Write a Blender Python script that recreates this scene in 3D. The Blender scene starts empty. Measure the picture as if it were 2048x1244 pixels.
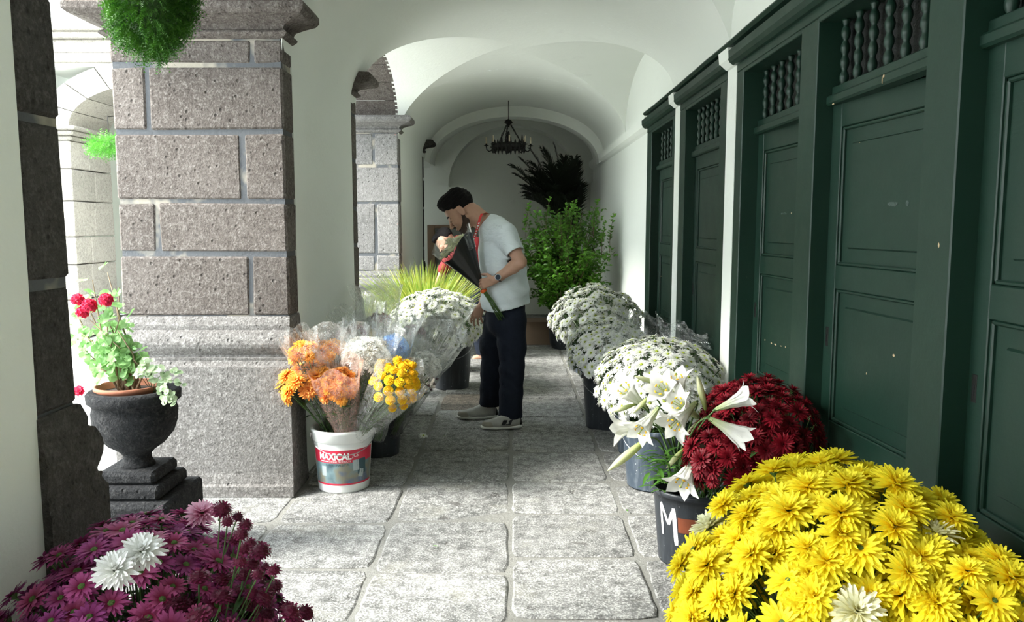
import bpy, bmesh, math, random
import numpy as np
from math import sin, cos, tan, pi, sqrt, radians, atan2
from mathutils import Vector, Matrix, Quaternion

R = random.Random(7)
NR = np.random.RandomState(11)
COL = bpy.context.scene.collection
SC = bpy.context.scene

# ---------------------------------------------------------------- camera
FPX, CAMH, PITCH = 1593.0, 1.45, radians(6.16)
cam_data = bpy.data.cameras.new('camera')
cam_data.sensor_width = 36.0
cam_data.lens = FPX / 2048.0 * 36.0
cam_data.clip_start = 0.05
cam = bpy.data.objects.new('camera', cam_data)
COL.objects.link(cam)
cam.location = (0, 0, CAMH)
cam.rotation_euler = (pi / 2 - PITCH, 0, 0)
SC.camera = cam

# ---------------------------------------------------------------- light
SC.view_settings.view_transform = 'Standard'
SC.view_settings.look = 'None'
SC.view_settings.gamma = 1.0
SC.view_settings.exposure = 2.3
SC.view_settings.use_curve_mapping = False
world = bpy.data.worlds.new('sky')
SC.world = world
world.use_nodes = True
wn = world.node_tree
bgn = wn.nodes['Background']
bgn.inputs[0].default_value = (0.86, 0.94, 1.0, 1)
bgn.inputs[1].default_value = 2.0
sun_d = bpy.data.lights.new('sun', 'SUN')
sun_d.energy = 2.7
sun_d.angle = radians(22)
sun_d.color = (1.0, 0.97, 0.90)
sun = bpy.data.objects.new('sun', sun_d)
COL.objects.link(sun)
SUN_DIR = Vector((1.0, 0.24, -.80)).normalized()
sun.rotation_euler = SUN_DIR.to_track_quat('-Z', 'Y').to_euler()

# ---------------------------------------------------------------- pixel to place
def ray(u, v):
    a = (u - 1024) / FPX; b = (622 - v) / FPX
    c, s = cos(PITCH), sin(PITCH)
    return Vector((a, c + b * s, b * c - s))
def PY(u, v, y):
    d = ray(u, v); return Vector((0, 0, CAMH)) + d * (y / d.y)
def PX(u, v, x):
    d = ray(u, v); return Vector((0, 0, CAMH)) + d * (x / d.x)
def PZ(u, v, z=0.0):
    d = ray(u, v); return Vector((0, 0, CAMH)) + d * ((z - CAMH) / d.z)

# ---------------------------------------------------------------- object helpers
def link(o, parent=None):
    COL.objects.link(o)
    if parent is not None: o.parent = parent
    return o
def tag(o, label=None, cat=None, group=None, kind=None):
    if label: o['label'] = label
    if cat: o['category'] = cat
    if group: o['group'] = group
    if kind: o['kind'] = kind
    return o
def thing(name, label, cat, loc=(0, 0, 0), rz=0.0, group=None, kind=None):
    o = bpy.data.objects.new(name, None); COL.objects.link(o)
    o.empty_display_size = 0.05
    o.location = loc; o.rotation_euler = (0, 0, rz)
    return tag(o, label, cat, group, kind)

class MB:
    """collects faces and builds one mesh object"""
    def __init__(s):
        s.v = []; s.f = []; s.m = []; s.uv = []
    def add(s, verts, faces, mi=0, uvs=None):
        n = len(s.v)
        s.v.extend([tuple(p) for p in verts])
        for k, f in enumerate(faces):
            s.f.append(tuple(i + n for i in f)); s.m.append(mi)
            s.uv.append([uvs[i] for i in f] if uvs else [(0, 0)] * len(f))
    def box(s, lo, hi, mi=0, ch=0.0, jit=0.0, rnd=None):
        x0, y0, z0 = lo; x1, y1, z1 = hi
        if ch <= 0:
            vs = [(x0,y0,z0),(x1,y0,z0),(x1,y1,z0),(x0,y1,z0),(x0,y0,z1),(x1,y0,z1),(x1,y1,z1),(x0,y1,z1)]
            if jit:
                vs = [(a+rnd.uniform(-jit,jit), b+rnd.uniform(-jit,jit), c+rnd.uniform(-jit,jit)) for a,b,c in vs]
            s.add(vs, [(0,3,2,1),(4,5,6,7),(0,1,5,4),(1,2,6,5),(2,3,7,6),(3,0,4,7)], mi)
        else:
            c = min(ch, (x1-x0)*.45, (y1-y0)*.45, (z1-z0)*.45)
            vs = []; idx = {}
            for ix in (0, 1):
                for iy in (0, 1):
                    for iz in (0, 1):
                        X = (x0, x1)[ix]; Y = (y0, y1)[iy]; Z = (z0, z1)[iz]
                        jx, jy, jz = (rnd.uniform(-jit, jit) for _ in range(3)) if jit else (0, 0, 0)
                        dx, dy, dz = c*(1-2*ix), c*(1-2*iy), c*(1-2*iz)
                        for ax, p in enumerate(((X, Y+dy, Z+dz), (X+dx, Y, Z+dz), (X+dx, Y+dy, Z))):
                            idx[(ix,iy,iz,ax)] = len(vs)
                            vs.append((p[0]+jx, p[1]+jy, p[2]+jz))
            F = []
            g = lambda *k: idx[k]
            for i in (0,1):
                q = [(i,0,0,0),(i,1,0,0),(i,1,1,0),(i,0,1,0)]; q = [g(*k) for k in q]; F.append(q if i else q[::-1])
                q = [(0,i,0,1),(1,i,0,1),(1,i,1,1),(0,i,1,1)]; q = [g(*k) for k in q]; F.append(q[::-1] if i else q)
                q = [(0,0,i,2),(1,0,i,2),(1,1,i,2),(0,1,i,2)]; q = [g(*k) for k in q]; F.append(q if i else q[::-1])
            for a in (0,1):
                for b in (0,1):
                    F.append([g(a,b,0,0),g(a,b,1,0),g(a,b,1,1),g(a,b,0,1)])
                    F.append([g(a,0,b,0),g(a,1,b,0),g(a,1,b,2),g(a,0,b,2)])
                    F.append([g(0,a,b,1),g(1,a,b,1),g(1,a,b,2),g(0,a,b,2)])
                    for c2 in (0,1):
                        F.append([g(a,b,c2,0),g(a,b,c2,1),g(a,b,c2,2)])
            s.add(vs, F, mi)
    def tube(s, pts, rad, n=8, mi=0, cap=True):
        pts = [Vector(p) for p in pts]
        rads = rad if hasattr(rad, '__len__') else [rad]*len(pts)
        rings = []; up = Vector((0.13, 0.27, 0.95))
        prev = None
        for i, p in enumerate(pts):
            t = (pts[min(i+1, len(pts)-1)] - pts[max(i-1, 0)])
            if t.length < 1e-9: t = Vector((0,0,1))
            t.normalize()
            if prev is None:
                a = t.cross(up)
                if a.length < .2: a = t.cross(Vector((1,0,0)))
                a.normalize()
            else:
                a = (prev - t*prev.dot(t))
                if a.length < 1e-5: a = t.cross(up)
                a.normalize()
            prev = a; b = t.cross(a)
            rings.append([p + (a*cos(2*pi*k/n) + b*sin(2*pi*k/n))*rads[i] for k in range(n)])
        vs = [q for r in rings for q in r]; F = []
        for i in range(len(rings)-1):
            for k in range(n):
                k2 = (k+1) % n
                F.append((i*n+k, i*n+k2, (i+1)*n+k2, (i+1)*n+k))
        if cap:
            F.append(tuple(range(n))[::-1]); F.append(tuple((len(rings)-1)*n+k for k in range(n)))
        s.add(vs, F, mi)
    def lathe(s, prof, n=24, mi=0, c=(0,0,0), close=False, sq=None):
        vs = []; F = []
        for (r, z) in prof:
            for k in range(n):
                a = 2*pi*k/n
                vs.append((c[0]+r*cos(a), c[1]+r*sin(a), c[2]+z))
        for i in range(len(prof)-1):
            for k in range(n):
                k2 = (k+1) % n
                F.append((i*n+k, i*n+k2, (i+1)*n+k2, (i+1)*n+k))
        if close:
            F.append(tuple(range(n))[::-1]); F.append(tuple((len(prof)-1)*n+k for k in range(n)))
        uv = [(k/n, i/(len(prof)-1)) for i in range(len(prof)) for k in range(n)]
        s.add(vs, F, mi, uv)
    def sphere(s, c, r, n=10, m=6, mi=0, M=None):
        rx, ry, rz = r if hasattr(r, '__len__') else (r, r, r)
        vs = [(0,0,-1)]
        for i in range(1, m):
            ph = -pi/2 + pi*i/m
            for k in range(n):
                a = 2*pi*k/n
                vs.append((cos(ph)*cos(a), cos(ph)*sin(a), sin(ph)))
        vs.append((0,0,1))
        F = [(0, 1+(k+1)%n, 1+k) for k in range(n)]
        for i in range(m-2):
            for k in range(n):
                k2 = (k+1) % n
                F.append((1+i*n+k, 1+i*n+k2, 1+(i+1)*n+k2, 1+(i+1)*n+k))
        t = len(vs)-1
        F += [(t, 1+(m-2)*n+k, 1+(m-2)*n+(k+1)%n) for k in range(n)]
        out = []
        for x, y, z in vs:
            p = Vector((x*rx, y*ry, z*rz))
            if M is not None: p = M @ p
            out.append(p + Vector(c))
        s.add(out, F, mi)
    def mesh(s, name, mats, smooth=False):
        me = bpy.data.meshes.new(name)
        me.from_pydata(s.v, [], s.f)
        for m in (mats if isinstance(mats, (list, tuple)) else [mats]):
            me.materials.append(m)
        if len(set(s.m)) > 1: me.polygons.foreach_set('material_index', s.m)
        if smooth: me.polygons.foreach_set('use_smooth', [True]*len(s.f))
        if any(u != (0, 0) for u in (s.uv[0] + s.uv[-1] if s.uv else [])):
            uvl = me.uv_layers.new(name='UVMap')
            flat = [c for f in s.uv for uv in f for c in uv]
            uvl.data.foreach_set('uv', flat)
        me.update()
        return me
    def build(s, name, mats, parent=None, smooth=False, world=False):
        o = bpy.data.objects.new(name, s.mesh(name, mats, smooth))
        link(o, parent)
        if world and parent is not None:
            o.matrix_parent_inverse = parent_world(parent).inverted()
        return o
def parent_world(p):
    m = Matrix.Translation(p.location) @ p.rotation_euler.to_matrix().to_4x4()
    if p.parent is not None: m = parent_world(p.parent) @ p.matrix_parent_inverse @ m
    return m

def inst(name, me, parent=None, loc=(0,0,0), quat=None, sc=1.0):
    o = bpy.data.objects.new(name, me); link(o, parent)
    o.location = loc
    if quat is not None:
        o.rotation_mode = 'QUATERNION'; o.rotation_quaternion = quat
    o.scale = (sc, sc, sc) if not hasattr(sc, '__len__') else sc
    return o

# ---------------------------------------------------------------- materials
class NT:
    def __init__(s, name):
        s.mat = bpy.data.materials.new(name); s.mat.use_nodes = True
        s.t = s.mat.node_tree; s.n = s.t.nodes; s.l = s.t.links
        s.b = s.n['Principled BSDF']; s.out = s.n['Material Output']
        s.tc = None
    def node(s, typ, **kw):
        n = s.n.new(typ)
        for k, v in kw.items():
            if k.startswith('i_'): n.inputs[k[2:].replace('_', ' ')].default_value = v
            else: setattr(n, k, v)
        return n
    def coord(s, which='Object'):
        if s.tc is None: s.tc = s.node('ShaderNodeTexCoord')
        return s.tc.outputs[which]
    def pos(s):
        return s.node('ShaderNodeNewGeometry').outputs['Position']
    def noise(s, scale, detail=4, rough=.55, src=None, dist=0):
        n = s.node('ShaderNodeTexNoise'); n.inputs['Scale'].default_value = scale
        n.inputs['Detail'].default_value = detail; n.inputs['Roughness'].default_value = rough
        n.inputs['Distortion'].default_value = dist
        s.l.new(src if src is not None else s.coord(), n.inputs['Vector']); return n.outputs['Fac']
    def vor(s, scale, src=None, feat='F1', out='Distance'):
        n = s.node('ShaderNodeTexVoronoi'); n.feature = feat; n.inputs['Scale'].default_value = scale
        s.l.new(src if src is not None else s.coord(), n.inputs['Vector']); return n.outputs[out]
    def ramp(s, fac, stops, interp='LINEAR'):
        n = s.node('ShaderNodeValToRGB'); cr = n.color_ramp; cr.interpolation = interp
        while len(cr.elements) < len(stops): cr.elements.new(0.5)
        for e, (p, c) in zip(cr.elements, stops):
            e.position = p; e.color = (*c, 1) if len(c) == 3 else c
        s.l.new(fac, n.inputs['Fac']); return n.outputs['Color']
    def mix(s, a, b, fac, mode='MIX'):
        n = s.node('ShaderNodeMixRGB'); n.blend_type = mode
        for k, x in (('Color1', a), ('Color2', b), ('Fac', fac)):
            if isinstance(x, (tuple, list)): n.inputs[k].default_value = (*x, 1) if len(x) == 3 else x
            elif isinstance(x, (int, float)): n.inputs[k].default_value = x
            else: s.l.new(x, n.inputs[k])
        return n.outputs['Color']
    def math(s, op, a, b=None):
        n = s.node('ShaderNodeMath'); n.operation = op
        for i, x in enumerate((a, b)):
            if x is None: continue
            if isinstance(x, (int, float)): n.inputs[i].default_value = x
            else: s.l.new(x, n.inputs[i])
        return n.outputs[0]
    def bump(s, h, strength=.3, dist=.01, normal=None):
        n = s.node('ShaderNodeBump'); n.inputs['Strength'].default_value = strength
        n.inputs['Distance'].default_value = dist
        s.l.new(h, n.inputs['Height'])
        if normal is not None: s.l.new(normal, n.inputs['Normal'])
        s.l.new(n.outputs['Normal'], s.b.inputs['Normal']); return n.outputs['Normal']
    def set(s, **kw):
        for k, v in kw.items():
            inp = s.b.inputs[k.replace('_', ' ')]
            if isinstance(v, (int, float)): inp.default_value = v
            elif isinstance(v, (tuple, list)): inp.default_value = (*v, 1) if len(v) == 3 else v
            else: s.l.new(v, inp)
        return s
    def rand(s):
        return s.node('ShaderNodeObjectInfo').outputs['Random']

MAT = {}
def simple(name, col, rough=.6, bump=0, bs=40, metal=0, spec=.5, var=0.0, vs=6):
    t = NT(name)
    c = col
    if var: c = t.mix(tuple(x*(1-var) for x in col), tuple(min(1, x*(1+var)) for x in col), t.noise(vs, 5))
    t.set(Base_Color=c, Roughness=rough, Metallic=metal)
    t.b.inputs['Specular IOR Level'].default_value = spec
    if bump: t.bump(t.noise(bs, 4), bump, .01)
    MAT[name] = t.mat
    return t.mat

# plaster
t = NT('plaster'); P_ = t.pos()
big = t.noise(1.3, 5, .6, P_); fine = t.noise(38, 4, .6, P_)
c = t.mix((.80, .825, .765), (.85, .872, .82), big)
c = t.mix(c, (.55, .56, .52), t.ramp(t.noise(2.6, 8, .75, P_), [(.60, (0,0,0)), (.80, (.35,.35,.35))]))
t.set(Base_Color=c, Roughness=.92); t.b.inputs['Specular IOR Level'].default_value = .2
t.bump(t.mix(big, fine, .25), .35, .02)
MAT['plaster'] = t.mat

def stone_mat(name, c1, c2, c3, pit=.32, rnd=.25, bumpd=.02, scale=1.0):
    t = NT(name); P_ = t.pos()
    ob = t.rand()
    big = t.noise(2.6*scale, 5, .6, P_); med = t.noise(30*scale, 5, .62, P_); fine = t.noise(85*scale, 4, .72, P_)
    base = t.mix(c1, c2, t.ramp(big, [(.35, (.15,.15,.15)), (.65, (.85,.85,.85))]))
    grain = t.mix(med, fine, .6)
    base = t.mix(base, c3, t.ramp(grain, [(.50, (0,0,0)), (.60, (.8,.8,.8))]))
    base = t.mix(base, tuple(x*.45 for x in c1), t.ramp(grain, [(.36, (.9,.9,.9)), (.46, (0,0,0))]))
    v = t.vor(26*scale, P_); 
    gate = t.ramp(t.vor(26*scale, P_, out='Color'), [(.0, (0,0,0)), (.72, (0,0,0)), (.76, (1,1,1))])
    pits = t.mix((0,0,0), t.ramp(v, [(.10, (1,1,1)), (.26, (0,0,0))]), gate)
    base = t.mix(base, tuple(x*.28 for x in c1), t.mix((0,0,0), pits, pit*2.2))
    wv = t.node('ShaderNodeMixRGB'); wv.blend_type = 'ADD'; wv.inputs['Fac'].default_value = .045; t.l.new(P_, wv.inputs['Color1'])
    wn2 = t.node('ShaderNodeTexNoise'); wn2.inputs['Scale'].default_value = 45; t.l.new(P_, wn2.inputs['Vector']); t.l.new(wn2.outputs['Color'], wv.inputs['Color2']); PW = wv.outputs['Color']
    inc = t.ramp(t.vor(11*scale, PW, out='Color'), [(.0, (0,0,0)), (.88, (0,0,0)), (.90, (1,1,1))])
    incm = t.mix((0,0,0), t.ramp(t.vor(11*scale, PW), [(.08, (.7,.7,.7)), (.15, (0,0,0))]), inc)
    base = t.mix(base, t.mix((.55, .52, .49), (.30, .10, .07), t.ramp(t.noise(5, 2, .5, P_), [(.52, (0,0,0)), (.55, (1,1,1))])), incm)
    hs = t.node('ShaderNodeHueSaturation'); t.l.new(base, hs.inputs['Color'])
    t.l.new(t.math('ADD', t.math('MULTIPLY', ob, rnd), 1 - rnd/2), hs.inputs['Value'])
    t.set(Base_Color=hs.outputs['Color'], Roughness=.93); t.b.inputs['Specular IOR Level'].default_value = .25
    h = t.mix(grain, (0,0,0), t.mix((0,0,0), pits, .8))
    t.bump(h, 1.0, bumpd)
    MAT[name] = t.mat; return t.mat
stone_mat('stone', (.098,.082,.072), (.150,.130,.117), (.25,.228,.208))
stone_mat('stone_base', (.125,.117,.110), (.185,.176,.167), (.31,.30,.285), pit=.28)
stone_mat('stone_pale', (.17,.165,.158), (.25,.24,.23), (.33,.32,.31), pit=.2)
stone_mat('stone_shaded', (.045,.042,.038), (.075,.07,.064), (.115,.108,.10))  # darker copy of the stone, corridor-side shade put into its colour
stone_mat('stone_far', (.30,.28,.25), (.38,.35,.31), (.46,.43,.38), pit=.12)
stone_mat('basalt', (.014,.0145,.016), (.024,.025,.027), (.060,.060,.060), pit=.2, rnd=0, bumpd=.035)
# mortar
t = NT('mortar'); P_ = t.pos()
c = t.mix((.095,.10,.107), (.33,.30,.245), t.ramp(t.noise(2.3, 4, .6, P_), [(.53, (0,0,0)), (.60, (1,1,1))]))
t.set(Base_Color=c, Roughness=.95); t.bump(t.noise(60, 5, .6, P_), .5, .008); MAT['mortar'] = t.mat

# floor slabs
t = NT('floor_slab'); P_ = t.pos(); ob = t.rand()
big = t.noise(2.2, 6, .65, P_); med = t.noise(16, 8, .72, P_); fine = t.noise(110, 4, .75, P_)
c = t.mix((.125,.125,.12), (.215,.215,.208), t.ramp(big, [(.33, (0,0,0)), (.66, (1,1,1))]))
c = t.mix(c, (.46,.46,.44), t.ramp(t.mix(med, fine, .62), [(.49, (0,0,0)), (.56, (.9,.9,.9))]))
c = t.mix(c, (.07,.07,.066), t.ramp(t.mix(med, fine, .4), [(.38, (.9,.9,.9)), (.47, (0,0,0))]))
spots = t.ramp(t.noise(7.5, 4, .62, P_, .4), [(.62, (0,0,0)), (.69, (.75,.75,.75))])
c = t.mix(c, (.085,.08,.075), spots)
c = t.mix(c, (.33,.32,.25), t.ramp(t.noise(3.1, 5, .6, P_), [(.56, (0,0,0)), (.72, (.35,.35,.35))]))
warm = t.ramp(ob, [(.965, (0,0,0)), (.97, (1,1,1))])
c = t.mix(c, t.mix(c, (.60,.52,.45), 1.0, 'MULTIPLY'), warm)
hs = t.node('ShaderNodeHueSaturation'); t.l.new(c, hs.inputs['Color'])
t.l.new(t.math('ADD', t.math('MULTIPLY', ob, .30), .85), hs.inputs['Value'])
t.set(Base_Color=hs.outputs['Color'], Roughness=t.mix((.55,.55,.55), (.9,.9,.9), med))
t.b.inputs['Specular IOR Level'].default_value = .4
t.bump(t.mix(t.mix(med, fine, .55), (0,0,0), spots), .75, .012)
MAT['floor_slab'] = t.mat
t = NT('floor_mortar'); P_ = t.pos()
c = t.mix((.15,.153,.147), (.26,.255,.225), t.noise(3.3, 6, .65, P_))
c = t.mix(c, (.12,.12,.11), t.ramp(t.noise(9, 6, .7, P_), [(.62, (0,0,0)), (.70, (.8,.8,.8))]))
t.set(Base_Color=c, Roughness=.92); t.bump(t.noise(40, 6, .7, P_), .8, .012); MAT['floor_mortar'] = t.mat
t = NT('courtyard'); P_ = t.pos()
t.set(Base_Color=t.mix((.42,.42,.40), (.60,.60,.57), t.noise(2.5, 8, .7, P_)), Roughness=.9)
t.bump(t.noise(50, 5, .6, P_), .5, .01); MAT['courtyard'] = t.mat

# green paint with wear
t = NT('green_paint'); P_ = t.pos()
mp = t.node('ShaderNodeMapping'); mp.inputs['Scale'].default_value = (1, 1, 14); t.l.new(P_, mp.inputs['Vector'])
grain = t.noise(5, 5, .6, mp.outputs['Vector'])
c = t.mix((.0036,.021,.0125), (.0055,.029,.0175), t.noise(2.2, 5, .6, P_))
wear = t.ramp(t.noise(24, 8, .72, mp.outputs['Vector']), [(.70, (0,0,0)), (.715, (1,1,1))])
gate = t.ramp(t.noise(2.1, 3, .6, P_), [(.60, (0,0,0)), (.66, (1,1,1))])
c = t.mix(c, (.42,.36,.27), t.mix((0,0,0), wear, gate))
t.set(Base_Color=c, Roughness=t.mix((.38,.38,.38), (.55,.55,.55), t.noise(9, 5, .6, P_)))
t.bump(t.mix(grain, t.noise(70, 4, .6, P_), .4), .16, .006)
MAT['green_paint'] = t.mat
simple('dark_mesh', (.006,.007,.007), .35, bump=.9, bs=120)
simple('bare_wood', (.50,.36,.22), .8, bump=.3)
simple('black_hole', (.004,.004,.004), .7)
simple('iron', (.012,.011,.010), .55, bump=.3, bs=80, metal=.4)
simple('candle', (.60,.52,.38), .6)
simple('terracotta', (.33,.12,.065), .8, bump=.2)
simple('soil', (.035,.025,.018), 1, bump=.8, bs=60)
simple('brown_wood', (.23,.15,.095), .6, bump=.3, var=.2)
simple('cardboard', (.20,.135,.09), .85, bump=.1)
simple('white_paint', (.80,.80,.79), .6)
simple('orange_paint', (.17,.04,.012), .6, var=.4, vs=14)
simple('cable', (.008,.03,.022), .5)
simple('white_plastic', (.80,.82,.80), .32, var=.04)
simple('label_red', (.58,.025,.06), .4, var=.15, vs=20)
simple('label_white', (.85,.85,.83), .4)
simple('steel', (.45,.46,.47), .3, metal=1)
t = NT('label_photo'); C_ = t.coord()
c = t.ramp(t.noise(7, 3, .5, C_), [(.32, (.03,.06,.08)), (.47, (.16,.24,.26)), (.56, (.22,.21,.15)), (.64, (.10,.14,.22)), (.78, (.55,.6,.62))])
t.set(Base_Color=c, Roughness=.35); MAT['label_photo'] = t.mat
def bucket_mat(name, c1, c2, streak):
    t = NT(name); C_ = t.coord()
    mp = t.node('ShaderNodeMapping'); mp.inputs['Scale'].default_value = (9, 9, .8); t.l.new(C_, mp.inputs['Vector'])
    st = t.ramp(t.noise(5, 6, .7, mp.outputs['Vector']), [(.50, (0,0,0)), (.78, (streak,)*3)])
    sp = t.ramp(t.noise(60, 3, .6, C_), [(.68, (0,0,0)), (.73, (.7,.7,.7))])
    c = t.mix(t.mix(c1, c2, t.noise(4, 4, .6, C_)), (.30,.33,.36), st)
    c = t.mix(c, (.55,.57,.58), sp)
    t.set(Base_Color=c, Roughness=.42); t.bump(t.noise(30, 3, .5, C_), .12, .004); MAT[name] = t.mat
bucket_mat('bucket_black', (.012,.015,.020), (.022,.027,.033), .12)
bucket_mat('bucket_grey', (.030,.045,.065), (.06,.08,.105), .55)

def petal_mat(name, base, tip, rnd=.2, trans=.35, rough=.55, hue=0.0):
    """UV.y runs along the petal from its base to its tip"""
    t = NT(name)
    uv = t.node('ShaderNodeUVMap'); sx = t.node('ShaderNodeSeparateXYZ'); t.l.new(uv.outputs['UV'], sx.inputs[0])
    ob = t.rand()
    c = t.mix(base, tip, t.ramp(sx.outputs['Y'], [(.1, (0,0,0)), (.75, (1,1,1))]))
    c = t.mix(c, t.mix(c, (.72,.72,.72), 1.0, 'MULTIPLY'), t.ramp(t.math('FRACT', t.math('MULTIPLY', sx.outputs['X'], 6.0)), [(.0, (.3,.3,.3)), (.5, (0,0,0)), (1., (.3,.3,.3))]))
    hs = t.node('ShaderNodeHueSaturation'); t.l.new(c, hs.inputs['Color'])
    t.l.new(t.math('ADD', t.math('MULTIPLY', ob, rnd), 1 - rnd*.6), hs.inputs['Value'])
    if hue: t.l.new(t.math('ADD', t.math('MULTIPLY', ob, hue), .5 - hue/2), hs.inputs['Hue'])
    col = hs.outputs['Color']
    t.set(Base_Color=col, Roughness=rough); t.b.inputs['Specular IOR Level'].default_value = .25
    tr = t.node('ShaderNodeBsdfTranslucent'); t.l.new(col, tr.inputs['Color'])
    mx = t.node('ShaderNodeMixShader'); mx.inputs[0].default_value = trans
    t.l.new(t.b.outputs[0], mx.inputs[1]); t.l.new(tr.outputs[0], mx.inputs[2]); t.l.new(mx.outputs[0], t.out.inputs['Surface'])
    MAT[name] = t.mat; return t.mat
petal_mat('yellow_petal', (.93,.70,.015), (.96,.86,.05), .10, .40)
petal_mat('cream_petal', (.78,.74,.38), (.86,.85,.62), .1)
petal_mat('rose_petal', (.80,.84,.50), (.92,.93,.72), .05, .45)
petal_mat('white_petal', (.86,.87,.80), (.93,.93,.91), .06, .3)
petal_mat('white_flower_petal', (.82,.86,.66), (.93,.93,.91), .05, .3)
petal_mat('pink_petal', (.20,.008,.07), (.43,.085,.27), .45, .3, hue=.05)  # darkened so the dim corner's shade sits in the petal colour
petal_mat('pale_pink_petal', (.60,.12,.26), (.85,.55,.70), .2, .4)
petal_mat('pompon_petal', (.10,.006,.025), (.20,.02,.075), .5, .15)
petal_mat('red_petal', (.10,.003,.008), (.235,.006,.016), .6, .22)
petal_mat('orange_petal', (.85,.22,.03), (.95,.50,.11), .25, .35, hue=.03)
petal_mat('blue_petal', (.16,.38,.80), (.36,.62,.95), .25, .3)
petal_mat('lily_petal', (.62,.70,.36), (.90,.90,.86), .04, .32, .4)
petal_mat('bud_petal', (.40,.50,.12), (.78,.80,.50), .1, .25, .4)
petal_mat('geranium_petal', (.60,.012,.05), (.75,.03,.10), .3, .35)
petal_mat('craspedia', (.80,.42,.01), (.92,.62,.01), .15, .05, .8)
simple('flower_eye', (.36,.44,.03), .8, bump=.6, bs=300)
simple('green_eye', (.07,.13,.02), .8, bump=.6, bs=300)
simple('gold_eye', (.60,.36,.02), .8, bump=.6, bs=300)
simple('anther', (.80,.42,.01), .8)
def leaf_mat(name, c1, c2, trans=.3, rough=.45, scale=7):
    t = NT(name); P_ = t.pos()
    ob = t.rand()
    n = t.noise(scale, 3, .6, P_)
    c = t.mix(c1, c2, t.ramp(n, [(.32, (0,0,0)), (.68, (1,1,1))]))
    t.set(Base_Color=c, Roughness=rough); t.b.inputs['Specular IOR Level'].default_value = .45
    tr = t.node('ShaderNodeBsdfTranslucent'); t.l.new(c, tr.inputs['Color'])
    mx = t.node('ShaderNodeMixShader'); mx.inputs[0].default_value = trans
    t.l.new(t.b.outputs[0], mx.inputs[1]); t.l.new(tr.outputs[0], mx.inputs[2]); t.l.new(mx.outputs[0], t.out.inputs['Surface'])
    MAT[name] = t.mat; return t.mat
leaf_mat('stem', (.045,.10,.025), (.10,.19,.05), .1, .5)
leaf_mat('mum_leaf', (.022,.055,.014), (.055,.12,.03), .3)
leaf_mat('lily_leaf', (.05,.16,.02), (.13,.30,.05), .35, .35)
leaf_mat('bush_leaf', (.030,.115,.010), (.14,.34,.035), .28, .28, 5)
leaf_mat('geranium_leaf', (.16,.36,.10), (.36,.58,.24), .45, .5, 9)
leaf_mat('pale_leaf', (.30,.44,.24), (.60,.68,.48), .4, .5, 40)
leaf_mat('grass_blade', (.13,.30,.03), (.50,.48,.09), .4, .4, 9)
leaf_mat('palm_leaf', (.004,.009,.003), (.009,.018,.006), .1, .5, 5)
leaf_mat('moss_frond', (.012,.070,.006), (.075,.22,.018), .3, .5, 22)
leaf_mat('bright_frond', (.05,.24,.02), (.13,.38,.05), .4, .5, 14)
simple('twig', (.10,.065,.04), .85, bump=.3)
simple('twig_pale', (.26,.19,.12), .85, bump=.3)

def film_mat(name, col=(1,1,1), haze=.10, gloss=.9, tcol=(.97,.98,.97)):
    """thin clear florist film: mostly see-through, crinkled highlights"""
    t = NT(name); C_ = t.pos()
    n1 = t.noise(14, 6, .62, C_, 1.5)
    bm = t.node('ShaderNodeBump'); bm.inputs['Strength'].default_value = .5; bm.inputs['Distance'].default_value = .02
    t.l.new(n1, bm.inputs['Height'])
    tp = t.node('ShaderNodeBsdfTransparent'); tp.inputs[0].default_value = (*tcol, 1)
    gl = t.node('ShaderNodeBsdfGlossy'); gl.inputs['Color'].default_value = (1,1,1,1); gl.inputs['Roughness'].default_value = .10
    t.l.new(bm.outputs['Normal'], gl.inputs['Normal'])
    d1 = t.node('ShaderNodeBsdfDiffuse'); d1.inputs['Color'].default_value = (*col, 1)
    d2 = t.node('ShaderNodeBsdfTranslucent'); d2.inputs['Color'].default_value = (*col, 1)
    df = t.node('ShaderNodeMixShader'); df.inputs[0].default_value = .5; t.l.new(d1.outputs[0], df.inputs[1]); t.l.new(d2.outputs[0], df.inputs[2])
    lw = t.node('ShaderNodeLayerWeight'); lw.inputs['Blend'].default_value = .10
    t.l.new(bm.outputs['Normal'], lw.inputs['Normal'])
    m1 = t.node('ShaderNodeMixShader'); t.l.new(tp.outputs[0], m1.inputs[1]); t.l.new(df.outputs[0], m1.inputs[2])
    glint_lines = t.ramp(t.noise(26, 3, .5, C_, 2.5), [(.47, (0,0,0)), (.50, (1,1,1)), (.53, (0,0,0))])  # glints on the folds painted in as pale lines
    t.l.new(t.math('ADD', t.math('MULTIPLY', t.ramp(n1, [(.35, (.3,.3,.3)), (.7, (1,1,1))]), haze), t.math('MULTIPLY', glint_lines, .35)), m1.inputs[0])
    m2 = t.node('ShaderNodeMixShader'); t.l.new(m1.outputs[0], m2.inputs[1]); t.l.new(gl.outputs[0], m2.inputs[2])
    t.l.new(t.math('ADD', t.math('MULTIPLY', lw.outputs['Fresnel'], gloss), .07), m2.inputs[0])
    t.l.new(m2.outputs[0], t.out.inputs['Surface'])
    MAT[name] = t.mat; return t.mat
film_mat('clear_film', (.9,.92,.92), .10, .75)
film_mat('milky_film', (.95,.95,.95), .30, .6)
film_mat('pink_film', (.95,.62,.52), .30, .6, (1,.93,.90))
simple('black_film', (.010,.011,.011), .28, bump=.35, bs=18)
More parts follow.
